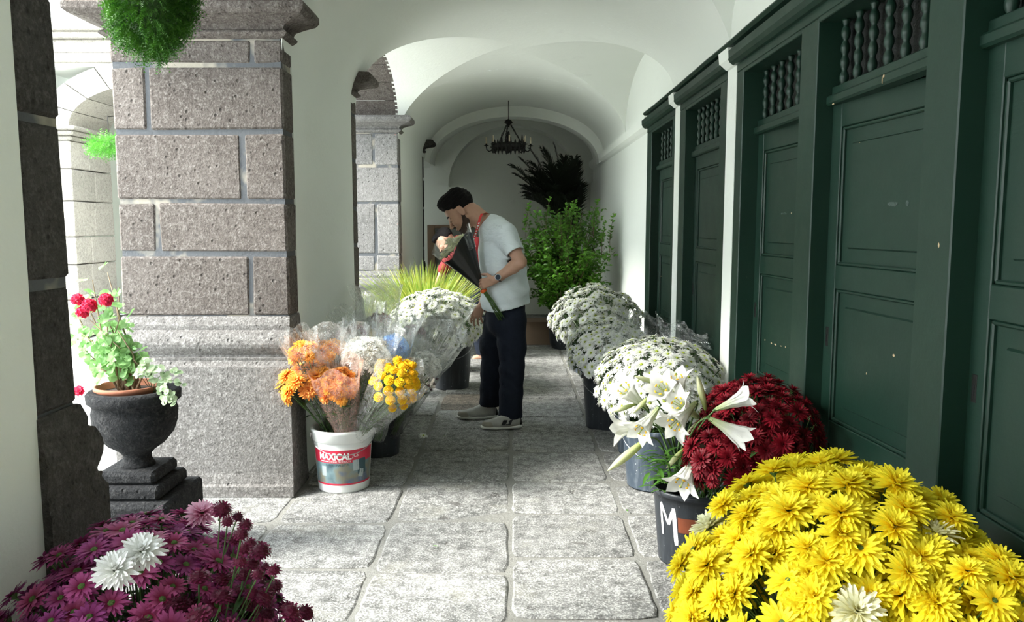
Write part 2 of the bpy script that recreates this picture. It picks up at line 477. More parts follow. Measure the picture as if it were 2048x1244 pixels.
# people
t = NT('skin')
t.set(Base_Color=t.mix((.44,.25,.17), (.54,.32,.225), t.noise(30, 4)), Roughness=.5); t.b.inputs['Specular IOR Level'].default_value = .35
t.bump(t.noise(220, 3), .15, .003); MAT['skin'] = t.mat
simple('beard', (.075,.045,.032), .9, bump=.9, bs=500, var=.5, vs=120)
simple('hair', (.005,.004,.004), .75, bump=.8, bs=160, spec=.2)
t = NT('shirt'); C_ = t.coord()
t.set(Base_Color=(.72,.79,.81), Roughness=.9); t.b.inputs['Specular IOR Level'].default_value = .15
mp = t.node('ShaderNodeMapping'); mp.inputs['Scale'].default_value = (1, 1, 2.2); mp.inputs['Rotation'].default_value = (0, .6, 0)
t.l.new(C_, mp.inputs['Vector'])
t.bump(t.noise(7, 5, .55, mp.outputs['Vector'], .6), .55, .03); MAT['shirt'] = t.mat
t = NT('trousers'); C_ = t.coord()
t.set(Base_Color=t.mix((.007,.010,.018), (.013,.018,.030), t.noise(40, 4)), Roughness=.85); t.b.inputs['Specular IOR Level'].default_value = .2
t.bump(t.noise(11, 4, .55, C_, .6), .5, .02); MAT['trousers'] = t.mat
simple('red_cloth', (.22,.005,.010), .8, bump=.3, bs=30)
simple('red_ribbon', (.70,.035,.035), .6)
simple('shoe_cloth', (.36,.36,.33), .8, bump=.2, bs=200)
simple('shoe_suede', (.27,.255,.21), .9, bump=.2, bs=200)
simple('shoe_sole', (.66,.67,.63), .6)
simple('shoe_black', (.012,.012,.014), .6)
simple('watch_dial', (.02,.03,.05), .2)
simple('brown_leather', (.07,.03,.02), .5)
simple('eye_white', (.6,.58,.55), .3)
simple('lip', (.34,.15,.12), .5)
simple('cream_flower', (.80,.82,.60), .6, bump=.8, bs=60)
# ================================================================ the cloister
XL, XR, XO = -1.2, 1.26, -2.1          # corridor face of the arcade, right wall, courtyard face
XC, HA = 0.03, 1.23
TOPZ = 4.9
def S(o, label=None): return tag(o, label, kind='structure')

# ---- floor: slabs laid in rows, joints recessed
flo = bpy.data.objects.new('floor', None); COL.objects.link(flo); S(flo, 'worn grey volcanic stone slab floor of the cloister walk')
m = MB(); m.box((-2.35, -4.2, -.2), (1.7, 13.0, -.006)); m.box((-9, 11.0, -.2), (-2.35, 13.0, -.012))
m.build('mortar_bed', MAT['floor_mortar'], flo)
def row(v): return PZ(1024, v).y
colX = [-2.33, -1.72, -1.165, -.592, -.008, .560, 1.10, 1.68]
rowsA = [row(v) for v in (1244, 1137, 1046, 972)]
rowsB = [row(v) for v in (1244+8, 1146, 1042, 962)]
rowsC = [row(v) for v in (1239, 1115, 1027, 962, 903, 865, 834)]
def fill_rows(known, seed):
    rr = random.Random(seed); ys = sorted(known); lo = ys[0]; hi = ys[-1]
    out = list(ys)
    while lo > -4.2: lo -= rr.uniform(.50, .66); out.append(max(lo, -4.2))
    while hi < 12.95: hi += rr.uniform(.46, .68); out.append(min(hi, 12.95))
    return sorted(set(out))
slabs = [fill_rows(rowsA, 3), fill_rows(rowsA, 3), fill_rows(rowsA, 5), fill_rows(rowsB, 6), fill_rows(rowsC, 7), fill_rows(rowsC[:5], 8), fill_rows(rowsA, 9)]
rs = random.Random(21)
for ci in range(7):
    xs = (colX[ci], colX[ci+1]); ys = slabs[ci]
    for a, b in zip(ys[:-1], ys[1:]):
        if b - a < .08: continue
        g = .010; m = MB()
        n = 7
        x0, x1, y0, y1 = xs[0]+g, xs[1]-g, a+g, b-g
        dz = rs.uniform(-.004, .004); tx, ty = rs.uniform(-.003, .003), rs.uniform(-.003, .003)
        # ragged outline ring, chamfered top
        ring = []
        for (p, q) in (((x0,y0),(x1,y0)),((x1,y0),(x1,y1)),((x1,y1),(x0,y1)),((x0,y1),(x0,y0))):
            for k in range(n):
                tt = k/n; ring.append((p[0]+(q[0]-p[0])*tt + rs.uniform(-.004,.004), p[1]+(q[1]-p[1])*tt + rs.uniform(-.004,.004)))
        for q in (0, n, 2*n, 3*n):   # rounded corners
            cx, cy = (x0+x1)/2, (y0+y1)/2
            ring[q] = (ring[q][0]+(cx-ring[q][0])*.05, ring[q][1]+(cy-ring[q][1])*.05)
        N = len(ring); cx, cy = (x0+x1)/2, (y0+y1)/2
        def Z(x, y): return dz + tx*(x-cx)/.3 + ty*(y-cy)/.3
        vs = [(x, y, -.03) for x, y in ring] + [(x, y, Z(x,y)-.005) for x, y in ring] + [(x+(cx-x)*.03, y+(cy-y)*.03, Z(x,y)) for x, y in ring]
        F = [(i, (i+1)%N, N+(i+1)%N, N+i) for i in range(N)] + [(N+i, N+(i+1)%N, 2*N+(i+1)%N, 2*N+i) for i in range(N)] + [tuple(range(2*N, 3*N))]
        m.add(vs, F); m.build('floor_slab', MAT['floor_slab'], flo)
# courtyard paving
m = MB(); m.box((-30, -20, -.25), (-2.35, 11.0, -.02)); S(m.build('courtyard_ground', MAT['courtyard']), 'pale paved courtyard ground seen through the arches')

# ---- vault
ZSL, ZSR, CR = 2.36, 2.42, 3.07
ZL = 2.56
LEFT = [(-.9, 1.3), (2.16, 4.27), (6.25, 8.53)]  # first opening, out of view, shifted so light reaches the yellow flowers
RIGHT = [(-1.2, 1.5), (2.0, 4.72), (6.30, 8.98)]
def mainz(ax, zs): return zs + (CR-zs)*sqrt(max(0, 1-ax*ax))
def latz(y, a, b):
    q = (y-(a+b)/2)/((b-a)/2); return ZL + (CR-ZL)*sqrt(max(0, 1-q*q))
m = MB(); NA = 26
def strip_grid(rows):
    n = len(rows[0]); vs = [p for r in rows for p in r]
    m.add(vs, [(i*n+k, i*n+k+1, (i+1)*n+k+1, (i+1)*n+k) for i in range(len(rows)-1) for k in range(n-1)])
for side, ivs, zs in ((-1, LEFT, ZSL), (1, RIGHT, ZSR)):
    def halfrow(y, ax1):
        out = []
        t1 = math.asin(min(1, ax1))
        for k in range(NA):
            t_ = t1*k/(NA-1); ax = sin(t_); out.append((XC+side*ax*HA, y, mainz(ax, zs)))
        return out
    ys = [-4.2] + [v for iv in ivs for v in iv] + [13.0]
    # bands
    for a, b in zip(ys[0::2], ys[1::2]):
        strip_grid([halfrow(a+(b-a)*k/6, 1.0) for k in range(7)])
    for a, b in ivs:
        YY = [ (a+b)/2 - cos(pi*k/44)*(b-a)/2 for k in range(45)]
        cen = []; lat = []
        for y in YY:
            z = latz(y, a, b); q = (z-zs)/(CR-zs); ax = sqrt(max(0, 1-q*q))
            cen.append(halfrow(y, ax))
            xe = XC+side*HA if side > 0 else XL-.0
            lat.append([(XC+side*ax*HA + (xe+side*.02-(XC+side*ax*HA))*k/8, y, z) for k in range(9)])
        strip_grid(cen); strip_grid(lat)
        for y in (a, b):
            q = (ZL-zs)/(CR-zs); ax0 = sqrt(1-q*q)
            lo = [];
            for k in range(10):
                ax = ax0+(1-ax0)*k/9; lo.append((XC+side*ax*HA, y, mainz(ax, zs)))
            hi = [(p[0], y, ZL) for p in lo]
            m.add(lo+hi, [(k, k+1, 11+k, 10+k) for k in range(9)])
va = m.build('ceiling', MAT['plaster'], smooth=False); S(va, 'white plastered groin vault over the walk')
va.data.polygons.foreach_set('use_smooth', [True]*len(va.data.polygons))
va.data.set_sharp_from_angle(angle=radians(28))

# transverse arch near the far end and a band on the end wall
def ring_arch(y0, y1, top, wdt, zfoot):
    m = MB(); n = 40; A = []; B = []
    for k in range(n+1):
        t_ = pi*k/n
        x = XC - cos(t_)*wdt; z = zfoot + (top-zfoot)*sin(t_)
        A.append((x, z)); B.append((XC - cos(t_)*(HA+.1), zfoot + .1 + (3.2-zfoot)*sin(t_)))
    vs = []
    for y in (y0, y1):
        vs += [(x, y, z) for x, z in A] + [(x, y, z) for x, z in B]
    F = []; N = n+1
    for k in range(n):
        F += [(k, k+1, N+k+1, N+k), (2*N+k, 3*N+k, 3*N+k+1, 2*N+k+1), (k, 2*N+k, 2*N+k+1, k+1)]
    m.add(vs, F); return m
o = ring_arch(11.15, 11.45, 2.93, 1.17, 2.30).build('trim_1', MAT['plaster'], smooth=False); S(o, 'plastered transverse arch near the far end')
o = ring_arch(12.55, 12.9, 2.98, 1.02, 2.05).build('trim_2', MAT['plaster'], smooth=False); S(o, 'shallow plastered arch against the end wall')

# ---- walls
m = MB(); m.box((-6.5, 12.9, 0), (1.6, 13.2, 3.3)); S(m.build('wall_back', MAT['plaster']), 'white end wall of the walk')
m = MB(); m.box((XO, 10.98, 2.36), (XL, 13.0, 3.3)); m.box((-6.5, 10.98, 3.07), (XL, 13.0, 3.3)); S(m.build('wall_corner', MAT['plaster']), 'plaster over the corner bay')
m = MB(); m.box((-2.1, -4.5, 0), (1.6, -4.2, 3.3)); S(m.build('wall_front', MAT['plaster']), 'white wall behind the camera')
# roof slab above
m = MB(); m.box((XO-.25, -4.5, TOPZ), (1.7, 13.2, TOPZ+.15)); m.box((-12.5, 9.8, TOPZ), (XO, 13.2, TOPZ+.15)); S(m.build('roof', MAT['plaster']), 'roof over the arcade')

def YX(u, X=1.22): return PX(u, 450, X).y
D = {k: YX(u) for k, u in dict(a0=1903, a1=1835, b0=1621, b1=1589, c0=1478, c1=1465.5, d0=1447, d1=1434, e0=1366, e1=1356, f0=1346, f1=1341, g0=1300, g1=1291.5).items()}
# increasing Y: a0<a1<b0(opening1 end)...
DY = dict(door0=(.95, D['a0']), postA=(D['a0'], D['a1']), door1=(D['a1'], D['b0']), postB=(D['b0'], D['b1']), door2=(D['b1'], D['c0']),
          postC=(D['c0'], D['c1']), postD=(D['d0'], D['d1']), door3=(D['d1'], D['e0']), postE=(D['e0'], D['e1']),
          postF=(D['f0'], D['f1']), door4=(D['f1'], D['g0']), postG=(D['g0'], D['g1']))
m = MB()
def wallpiece(a, b, z0=0, z1=3.3): m.box((XR, a, z0), (1.6, b, z1))
wallpiece(-4.2, .70); wallpiece(.70, D['c1'], 2.27); wallpiece(D['c1'], D['d0']); wallpiece(D['d0'], D['e1'], 2.27)
wallpiece(D['e1'], D['f0']); wallpiece(D['f0'], D['g1'], 2.27); wallpiece(D['g1'], 13.0)
m.box((1.219, D['c1']+.004, 0), (1.3, D['d0']-.004, 2.40)); m.box((1.219, D['e1']+.004, 0), (1.3, D['f0']-.004, 2.40))
S(m.build('wall_right', MAT['plaster']), 'white plastered wall on the right with the green doors')
m = MB(); m.box((1.55, .6, 0), (1.62, D['g1']+.1, 2.4)); S(m.build('door_light_block', MAT['black_hole']), 'black backing added behind the doors against light leaks')  # unseen black sheet added to stop light leaking around the doors
# ledge moulding on the right wall
def extr_y(prof, y0, y1, mi=0, mm=None):
    n = len(prof); mm.add([(x, y0, z) for x, z in prof] + [(x, y1, z) for x, z in prof],
        [(i, (i+1)%n, n+(i+1)%n, n+i) for i in range(n)] + [tuple(range(n))[::-1], tuple(range(n, 2*n))], mi)
m = MB()
LED = [(1.262, 2.30), (1.235, 2.315), (1.20, 2.345), (1.192, 2.42), (1.262, 2.43)]
LED2 = [(x-.03 if x < 1.26 else x, z) for x, z in LED]
for a, b in ((D['c1'], D['d0']), (D['e1'], D['f0']), (D['g1'], 12.9)):
    extr_y(LED if b > 12 else LED2, a, b, 0, m)
S(m.build('trim_3', MAT['plaster']), 'plaster ledge moulding running along the right wall')

# ---- green doors
def spindle_mesh():
    m = MB(); prof = [(.010, 0)]
    H = .255; nb = 4.5
    for k in range(1, 33):
        z = H*k/33; ph = (z/H*nb) % 1
        prof.append((.0095 + .0095*(sin(pi*ph)**1.1), z))
    prof.append((.010, H))
    m.lathe(prof, 8); return m.mesh('baluster', MAT['green_paint'], True)
SPIN = spindle_mesh()
def door(idx, y0, y1, posts, swing=0.0, dlabel='', lx=1.295):
    """opening y0..y1 (near to far), thick frame posts, panelled leaf, transom of turned balusters"""
    d = bpy.data.objects.new('door_%d' % idx, None); COL.objects.link(d); S(d, dlabel)
    for (pa, pb) in posts:
        m = MB(); m.box((1.22, pa, 0), (1.34, pb, 2.27), ch=.004); m.build('frame_post', MAT['green_paint'], d)
    # leaf, built from its far edge towards the camera; local y = distance from far edge
    W = (y1 - y0) + .03
    lf = bpy.data.objects.new('door_leaf', None); link(lf, d)
    lf.location = (lx, y1+.012, 0); lf.rotation_euler = (0, 0, swing)
    zc = [.03, .12, .56, .655, 1.195, 1.29, 1.835, 1.93]
    T = .035; st = .085
    m = MB()
    m.box((0, -st, zc[0]), (T, 0, zc[-1]), ch=.003); m.box((0, -W, zc[0]), (T, -W+st, zc[-1]), ch=.003)
    for a, b in ((0, 1), (2, 3), (4, 5), (6, 7)):
        m.box((0.0005, -W+st-.002, zc[a]), (T, -st+.002, zc[b]), ch=.003)
    # recess ovolo around each panel
    for a, b in ((1, 2), (3, 4), (5, 6)):
        z0, z1 = zc[a], zc[b]; ya, yb = -W+st, -st
        for (p, q) in (((ya, z0), (yb, z0+.014)), ((ya, z1-.014), (yb, z1)), ((ya, z0), (ya+.014, z1)), ((yb-.014, z0), (yb, z1))):
            m.box((.006, p[0], p[1]), (T, q[0], q[1]), ch=.004)
    m.build('leaf_frame', MAT['green_paint'], lf)
    for a, b in ((1, 2), (3, 4), (5, 6)):
        z0, z1 = zc[a]+.012, zc[b]-.012; ya, yb = -W+st+.012, -st-.012
        mm = MB(); e = .055
        v = [(.018, ya, z0), (.018, yb, z0), (.018, yb, z1), (.018, ya, z1),
             (.018, ya+e, z0+e), (.018, yb-e, z0+e), (.018, yb-e, z1-e), (.018, ya+e, z1-e),
             (.009, ya+e+.006, z0+e+.006), (.009, yb-e-.006, z0+e+.006), (.009, yb-e-.006, z1-e-.006), (.009, ya+e+.006, z1-e-.006)]
        mm.add(v, [(0,1,5,4),(1,2,6,5),(2,3,7,6),(3,0,4,7),(4,5,9,8),(5,6,10,9),(6,7,11,10),(7,4,8,11),(8,9,10,11)])
        mm.build('panel', MAT['green_paint'], lf)
    mm = MB(); mm.box((-.002, -.052, .955), (.002, -.030, 1.035), ch=.001); k = mm.build('keyhole_plate', MAT['iron'], lf)
    mm = MB(); mm.box((-.0035, -.044, .975), (-.0015, -.038, 1.005)); mm.build('keyhole', MAT['black_hole'], lf)
    # ledge board and transom
    mm = MB(); mm.box((lx-.028, y0-.01, 1.925), (lx+.04, y1+.01, 1.965), ch=.008); mm.box((lx-.006, y0-.01, 1.965), (lx+.04, y1+.01, 2.0), ch=.004)
    mm.build('transom_ledge', MAT['green_paint'], d)
    mm = MB(); mm.box((lx+.045, y0, 1.96), (lx+.055, y1, 2.27)); mm.build('dark_grille', MAT['dark_mesh'], d)
    n = max(5, round((y1-y0)/.125))
    for k in range(n):
        inst('baluster', SPIN, d, (lx+.014, y0+(y1-y0)*(k+.5)/n, 1.998))
    mm = MB(); mm.box((1.221, y0, 2.25), (1.34, y1, 2.272), ch=.003); mm.build('frame_head', MAT['green_paint'], d)
    return d
dA = radians(4.6)
door(1, DY['door0'][0], DY['door0'][1], [(.78, .95)], 0.0, 'green panelled door nearest the camera at the right edge')
door(2, DY['door1'][0], DY['door1'][1], [DY['postA']], dA, 'large green panelled door with peeling paint behind the yellow flowers', 1.292)
door(3, DY['door2'][0], DY['door2'][1], [DY['postB'], DY['postC']], dA*.8, 'green panelled door with peeling scratches behind the dark red flowers', 1.31)
door(4, DY['door3'][0], DY['door3'][1], [DY['postD'], DY['postE']], 0.0, 'green panelled door between two white wall strips')
door(5, DY['door4'][0], DY['door4'][1], [DY['postF'], DY['postG']], 0.0, 'farthest green panelled door')
# lintels, cornices and the pipe-like trim above them
m = MB()
for a, b in ((.6, D['c1']), (D['d0'], D['e1']), (D['f0'], D['g1'])):
    m.box((1.218, a, 2.27), (1.30, b, 2.315), ch=.003)
    a2, b2 = a-.015, b+.015
    extr_y([(1.27, 2.31), (1.20, 2.312), (1.182, 2.325), (1.170, 2.345), (1.168, 2.385), (1.27, 2.385)], a2, b2, 0, m)
S(m.build('trim_4', MAT['green_paint']), 'green painted door lintels and cornices')
m = MB()
pts = []
rr = random.Random(4); y = .4
while y < D['g1']+.05:
    pts.append((y, 2.418 + rr.uniform(-.004, .004))); y += .45
for (ya, za), (yb, zb) in zip(pts[:-1], pts[1:]):
    n0 = len(m.v)
    prof = [(1.27, -.013), (1.165, -.013), (1.150, 0), (1.160, .014), (1.27, .016)]
    n = len(prof); m.add([(x, ya, za+z) for x, z in prof] + [(x, yb+.01, zb+z) for x, z in prof], [(i, (i+1)%n, n+(i+1)%n, n+i) for i in range(n)] + [tuple(range(n))[::-1], tuple(range(n, 2*n))])
S(m.build('trim_5', MAT['green_paint']), 'thin green strip along the top of the doors')
# bare wood chips on the doors
def chip(parent, x, y, z, w, h, seed):
    rr = random.Random(seed); m = MB(); n = 9
    r = [(rr.uniform(.6, 1)*w*cos(2*pi*k/n), rr.uniform(.6, 1)*h*sin(2*pi*k/n)) for k in range(n)]
    m.add([(x, y+a, z+b) for a, b in r] + [(x+.003, y+a, z+b) for a, b in r], [tuple(range(n))[::-1]] + [(i, (i+1)%n, n+(i+1)%n, n+i) for i in range(n)])
    o = m.build('bare_wood_patch', MAT['bare_wood'], parent)
d2, d3 = bpy.data.objects['door_2'], bpy.data.objects['door_3']
def chip_at(d, u, v, X, w, h, s): p = PX(u, v, X); chip(d, X, p.y, p.z, w, h, s)
def leaf_chip(dn, lx, sw, u, v, w, h, s, mat='bare_wood', off=.009):
    d = bpy.data.objects['door_%d' % dn]; lf = [c for c in d.children if c.name.startswith('door_leaf')][0]
    y1 = lf.location.y; r = ray(u, v); k = r.x/r.y; T_ = tan(sw)
    Y = (lx+off+y1*T_)/(k+T_); p = PY(u, v, Y)
    loc = parent_world(lf).inverted() @ p; rr = random.Random(s); m = MB(); n = 9
    r_ = [(rr.uniform(.6, 1)*w*cos(2*pi*q/n), rr.uniform(.5, 1)*h*sin(2*pi*q/n)) for q in range(n)]
    m.add([(loc.x-.0012, loc.y+a, loc.z+b) for a, b in r_] + [(loc.x+.002, loc.y+a, loc.z+b) for a, b in r_], [tuple(range(n))] + [(q, n+q, n+(q+1)%n, (q+1)%n) for q in range(n)])
    m.build('bare_wood_patch' if mat == 'bare_wood' else 'filler_patch', MAT[mat], lf)
simple('filler', (.05,.075,.065), .7, bump=.8, bs=90)
for (u, v, w, h) in ((1543, 686, .010, .006), (1551, 689, .016, .006), (1562, 692, .010, .003), (1571, 694, .006, .004), (1530, 680, .004, .006)): leaf_chip(3, 1.31, dA*.8, u, v, w, h, u)
leaf_chip(3, 1.31, dA*.8, 1567, 427, .045, .007, 3, 'filler'); leaf_chip(3, 1.31, dA*.8, 1583, 426, .006, .004, 4)
for (u, v, w, h) in ((1788, 711, .009, .006), (1700, 529, .006, .003), (1712, 531, .005, .003), (1745, 533, .008, .003), (1725, 532, .003, .002), (1733, 747, .003, .005), (1720, 285, .003, .002)): leaf_chip(2, 1.292, dA, u, v, w, h, u)
leaf_chip(2, 1.292, dA, 1785, 408, .045, .012, 8, 'filler'); leaf_chip(2, 1.292, dA, 1815, 407, .012, .016, 9, 'filler')
for (u, v) in ((1322, 405), (1322, 553)): leaf_chip(5, 1.295, 0, u, v, .02, .004, u)
chip_at(d2, 1767, 152, 1.262, .008, .006, 1); chip_at(d2, 1764, 160, 1.262, .003, .012, 2); chip_at(d2, 1666, 208, 1.262, .012, .003, 3)
chip_at(d2, 1877, 491, 1.2185, .004, .009, 5)

# ---- piers of the arcade
JW = .19
def stone_box(lo, hi, mat, parent, rnd, jit=.0035, ch=.012, name='stone_block'):
    m = MB(); m.box(lo, hi, ch=ch, jit=jit, rnd=rnd); return m.build(name, MAT[mat], parent)
def mould(prof, yf, dy, mat, parent, name):
    """profile (out_y, out_x, z) carried round the jamb: courtyard side, face, corridor side"""
    m = MB(); yb = yf - dy*JW
    n = len(prof); vs = []
    for (oy, ox, z) in prof:
        vs += [(XO-ox, yb, z), (XO-ox, yf+dy*oy, z), (XL+ox, yf+dy*oy, z), (XL+ox, yb, z)]
    F = []
    for i in range(n-1):
        for k in range(3): F.append((i*4+k, i*4+k+1, (i+1)*4+k+1, (i+1)*4+k))
    # ends
    c = len(vs); vs += [(XL-.02, yb, prof[0][2]), (XL-.02, yb, prof[-1][2]), (XO+.02, yb, prof[0][2]), (XO+.02, yb, prof[-1][2])]
    F.append([i*4+3 for i in range(n)] + [c+1, c]); F.append([i*4 for i in range(n)] + [c+3, c+2])
    # lids
    F.append([0, 1, 2, 3]); F.append([(n-1)*4+k for k in range(4)])
    m.add(vs, F); o = m.build(name, MAT[mat], parent); return o
def arcpts(o0, z0, o1, z1, bulge, n=6):
    out = []
    for k in range(n+1):
        t_ = k/n; b = sin(pi*t_)*bulge; out.append((o0+(o1-o0)*t_+b, z0+(z1-z0)*t_))
    return out
CAPP = [(0, 2.415)] + arcpts(.012, 2.42, .015, 2.458, .022) + [(.018, 2.47), (.03, 2.482), (.085, 2.50), (.135, 2.512), (.155, 2.53), (.155, 2.56), (.14, 2.58), (0, 2.585)]
BASP = [(.135, 0), (.132, .055), (.115, .065), (.105, .12), (.10, .70), (.085, .715), (.075, .73), (.078, .745), (.062, .75)] + arcpts(.06, .76, .06, .88, .03) + [(.035, .89), (.035, .915), (.012, .955), (0, .96)]
def jamb(yf, dy, parent, courses, mat, seed, xs_at=None, zlo=.955, zhi=2.42):
    rnd = random.Random(seed); yb = yf - dy*JW
    lo, hi = min(yf, yb), max(yf, yb)
    m = MB(); m.box((XO+.012, lo+.008, 0), (XL-.008, hi-.008, 2.56)); m.build('mortar_core', MAT['mortar'], parent)
    zz = [zlo] + [c for c, _ in courses] + [zhi]
    for i in range(len(zz)-1):
        cuts = courses[i-1][1] if i > 0 else xs_at
        xs = [XO] + list(cuts) + [XL]
        for a, b in zip(xs[:-1], xs[1:]):
            g = .009
            stone_box((a+(g if a > XO else 0), lo, zz[i]+g), (b-(g if b < XL else 0), hi, zz[i+1]-g), mat, parent, rnd)
    # capital
    mould([(o, o*1.0, z) for o, z in CAPP], yf, dy, mat, parent, 'capital')
    # base in two courses: plinth and moulding
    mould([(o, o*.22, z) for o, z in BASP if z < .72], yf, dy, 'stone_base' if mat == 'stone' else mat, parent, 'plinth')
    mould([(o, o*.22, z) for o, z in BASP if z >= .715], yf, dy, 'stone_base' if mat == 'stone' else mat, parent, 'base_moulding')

def zv(v, Y): return PY(572, v, Y).z
def xv(u, Y): return PY(u, 450, Y).x
def pier(name, y0, y1, label, near=True, far=True, mat='stone', matfar='stone', seed=1, courses=None, first=None, cfar=None):
    p = bpy.data.objects.new(name, None); COL.objects.link(p); S(p, label)
    m = MB(); m.box((XO+.03, y0+(JW-.004 if near else 0), 0), (XL-.001, y1-(JW-.004 if far else 0), 2.56)); m.build('plaster_face', MAT['plaster'], p)
    # plaster over the capital level up to the vault, and courtyard wall above
    m = MB(); m.box((XO, y0, 2.56), (XL-.12, y1, TOPZ)); m.build('upper_wall', MAT['plaster'], p)
    if near: jamb(y0, -1, p, courses, mat, seed, first)
    if far: jamb(y1, 1, p, cfar or courses, matfar, seed+1, first)
    return p
Yp = 4.27
c1 = [(zv(508, Yp), [xv(315, Yp)]), (zv(403, Yp), [xv(490, Yp)]), (zv(263, Yp), [xv(307, Yp)]), (zv(130, Yp), [xv(516, Yp)])]
pier('pillar_1', 4.27, 6.25, 'sunlit stone pier with plastered corridor face beside the white bucket', seed=31, courses=c1, first=[xv(497, Yp)])
Yq = 8.53
c2 = [(zv(500, Yq)-.05, [xv(752, Yq)]), (zv(406, Yq), []), (zv(332, Yq), [xv(750, Yq)])]
pier('pillar_2', 8.53, 10.98, 'far stone pier with capital behind the striped grass', mat='stone_pale', matfar='stone_shaded', seed=41, courses=c2, first=[xv(750, Yq)])
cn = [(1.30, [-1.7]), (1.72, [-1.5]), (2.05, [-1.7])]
pier('pillar_3', 1.3, 2.16, 'shade-coloured stone edge of the nearest pier at the left', mat='stone_shaded', matfar='stone_shaded', seed=51, courses=cn, first=[-1.6])  # unseen near end cut short to let light onto the yellow flowers
pier('pillar_4', -4.2, -.9, 'pier behind the camera', near=False, seed=61, courses=cn, first=[-1.6], mat='stone_shaded')

# ---- arches between the piers: voussoir stones carrying the lateral vault
def arcade_arch(a, b, label, mat='stone'):
    p = bpy.data.objects.new('stone_arch', None); COL.objects.link(p); S(p, label)
    c, h = (a+b)/2, (b-a)/2; nv = 9; rnd = random.Random(int(a*10))
    ts = [pi*k/nv for k in range(nv+1)]
    for k in range(nv):
        m = MB(); sub = 4; vs = []
        for j in range(sub+1):
            t_ = ts[k] + (ts[k+1]-ts[k])*(j/sub)
            if j == 0: t_ += .006
            if j == sub: t_ -= .006
            y, z = c - cos(t_)*h, 2.56 + (CR-2.56)*sin(t_)
            y2, z2 = c - cos(t_)*(h+.26), 2.56 + (CR-2.56+.3)*sin(t_)
            vs += [(XO-.02, y, z), (XL+.003, y, z), (XL+.003, y2, z2), (XO-.02, y2, z2)]
        F = []
        for j in range(sub):
            for q in range(4): F.append((j*4+q, j*4+(q+1)%4, (j+1)*4+(q+1)%4, (j+1)*4+q))
        F += [(3,2,1,0), tuple(sub*4+q for q in range(4))]
        m.add(vs, F); m.build('arch_stone', MAT[mat], p)
    # wall over the arch
    m = MB(); n = 24; vs = []
    for x in (XO, XL-.12):
        vs += [(x, c-cos(pi*k/n)*h, 2.57+(CR-2.57)*sin(pi*k/n)+.01) for k in range(n+1)] + [(x, c-cos(pi*k/n)*h, TOPZ) for k in range(n+1)]
    N = n+1; F = []
    for k in range(n):
        F += [(k, k+1, N+k+1, N+k), (2*N+k, 3*N+k, 3*N+k+1, 2*N+k+1), (k, 2*N+k, 2*N+k+1, k+1)]
    m.add(vs, F); m.build('wall_over_arch', MAT['plaster'], p)
arcade_arch(-.9, 1.3, 'unseen arch beside the camera, shifted to let light in')
arcade_arch(2.16, 4.27, 'stone arch over the urn')
arcade_arch(6.25, 8.53, 'stone arch beyond the sunlit pier')

# ---- the wing across the courtyard corner
w = bpy.data.objects.new('wall_far_wing', None); COL.objects.link(w); S(w, 'white courtyard wing with a stone arch seen past the sunlit pier')
XJ = PY(150, 450, 10.1).x; YA, YB = 10.1, 11.1
aw = 2.15; xc2 = XJ + aw/2
m = MB()
m.box((-12.4, YA, 0), (XJ-.45, YB, TOPZ)); m.box((XJ+aw+.45, YA, 0), (XO+.02, YB, TOPZ)); m.box((XJ-.45, YA+.03, 3.4), (XJ+aw+.45, YB, TOPZ))
m.build('plaster_wall', MAT['plaster'], w)
rnd = random.Random(9)
for (xa, xb) in ((XJ-.45, XJ), (XJ+aw, XJ+aw+.45)):
    zz = [0, .5, .95, 1.3, 1.75, 2.15, 2.5]
    for a, b in zip(zz[:-1], zz[1:]):
        ym = rnd.uniform(YA+.35, YB-.35)
        for ya, yb in ((YA-.01, ym-.006), (ym+.006, YB)):
            stone_box((xa, ya, a+.006), (xb, yb, b-.006), 'stone_far', w, rnd)
    m = MB()
    for (z0, z1, o) in ((2.5, 2.56, .03), (2.56, 2.62, .08), (2.62, 2.67, .12)): m.box((xa-o, YA-o, z0), (xb+o, YB+o, z1), ch=.015)
    m.build('capital', MAT['stone_far'], w)
nv = 9
for k in range(nv):
    m = MB(); sub = 4; vs = []
    for j in range(sub+1):
        t_ = pi*(k + j/sub)/nv + (.006 if j == 0 else -.006 if j == sub else 0)
        x, z = xc2 - cos(t_)*aw/2, 2.67 + .52*sin(t_)
        x2, z2 = xc2 - cos(t_)*(aw/2+.36), 2.67 + .82*sin(t_)
        vs += [(x, YA-.015, z), (x, YB, z), (x2, YB, z2), (x2, YA-.015, z2)]
    F = [(j*4+q, j*4+(q+1)%4, (j+1)*4+(q+1)%4, (j+1)*4+q) for j in range(sub) for q in range(4)] + [(3,2,1,0), tuple(sub*4+q for q in range(4))]
    m.add(vs, F); m.build('arch_stone', MAT['stone_far'], w)
m = MB()
for (z0, z1, o) in ((3.44, 3.55, .05), (3.55, 3.72, .02), (3.72, 3.80, .10), (3.80, 3.9, .16)): m.box((-12.4, YA-o, z0), (XO, YA+.04, z1), ch=.012)
m.build('cornice', MAT['stone_far'], w)
# remaining courtyard sides, for the light they send back
m = MB(); m.box((-13.0, -9, 0), (-12.4, 13.2, TOPZ)); S(m.build('wall_left', MAT['plaster']), 'white wing on the far side of the courtyard')
m = MB(); m.box((-6.6, 11.1, 0), (-6.5, 12.9, 3.1)); S(m.build('wall_corner_end', MAT['plaster']), 'end of the side walk')
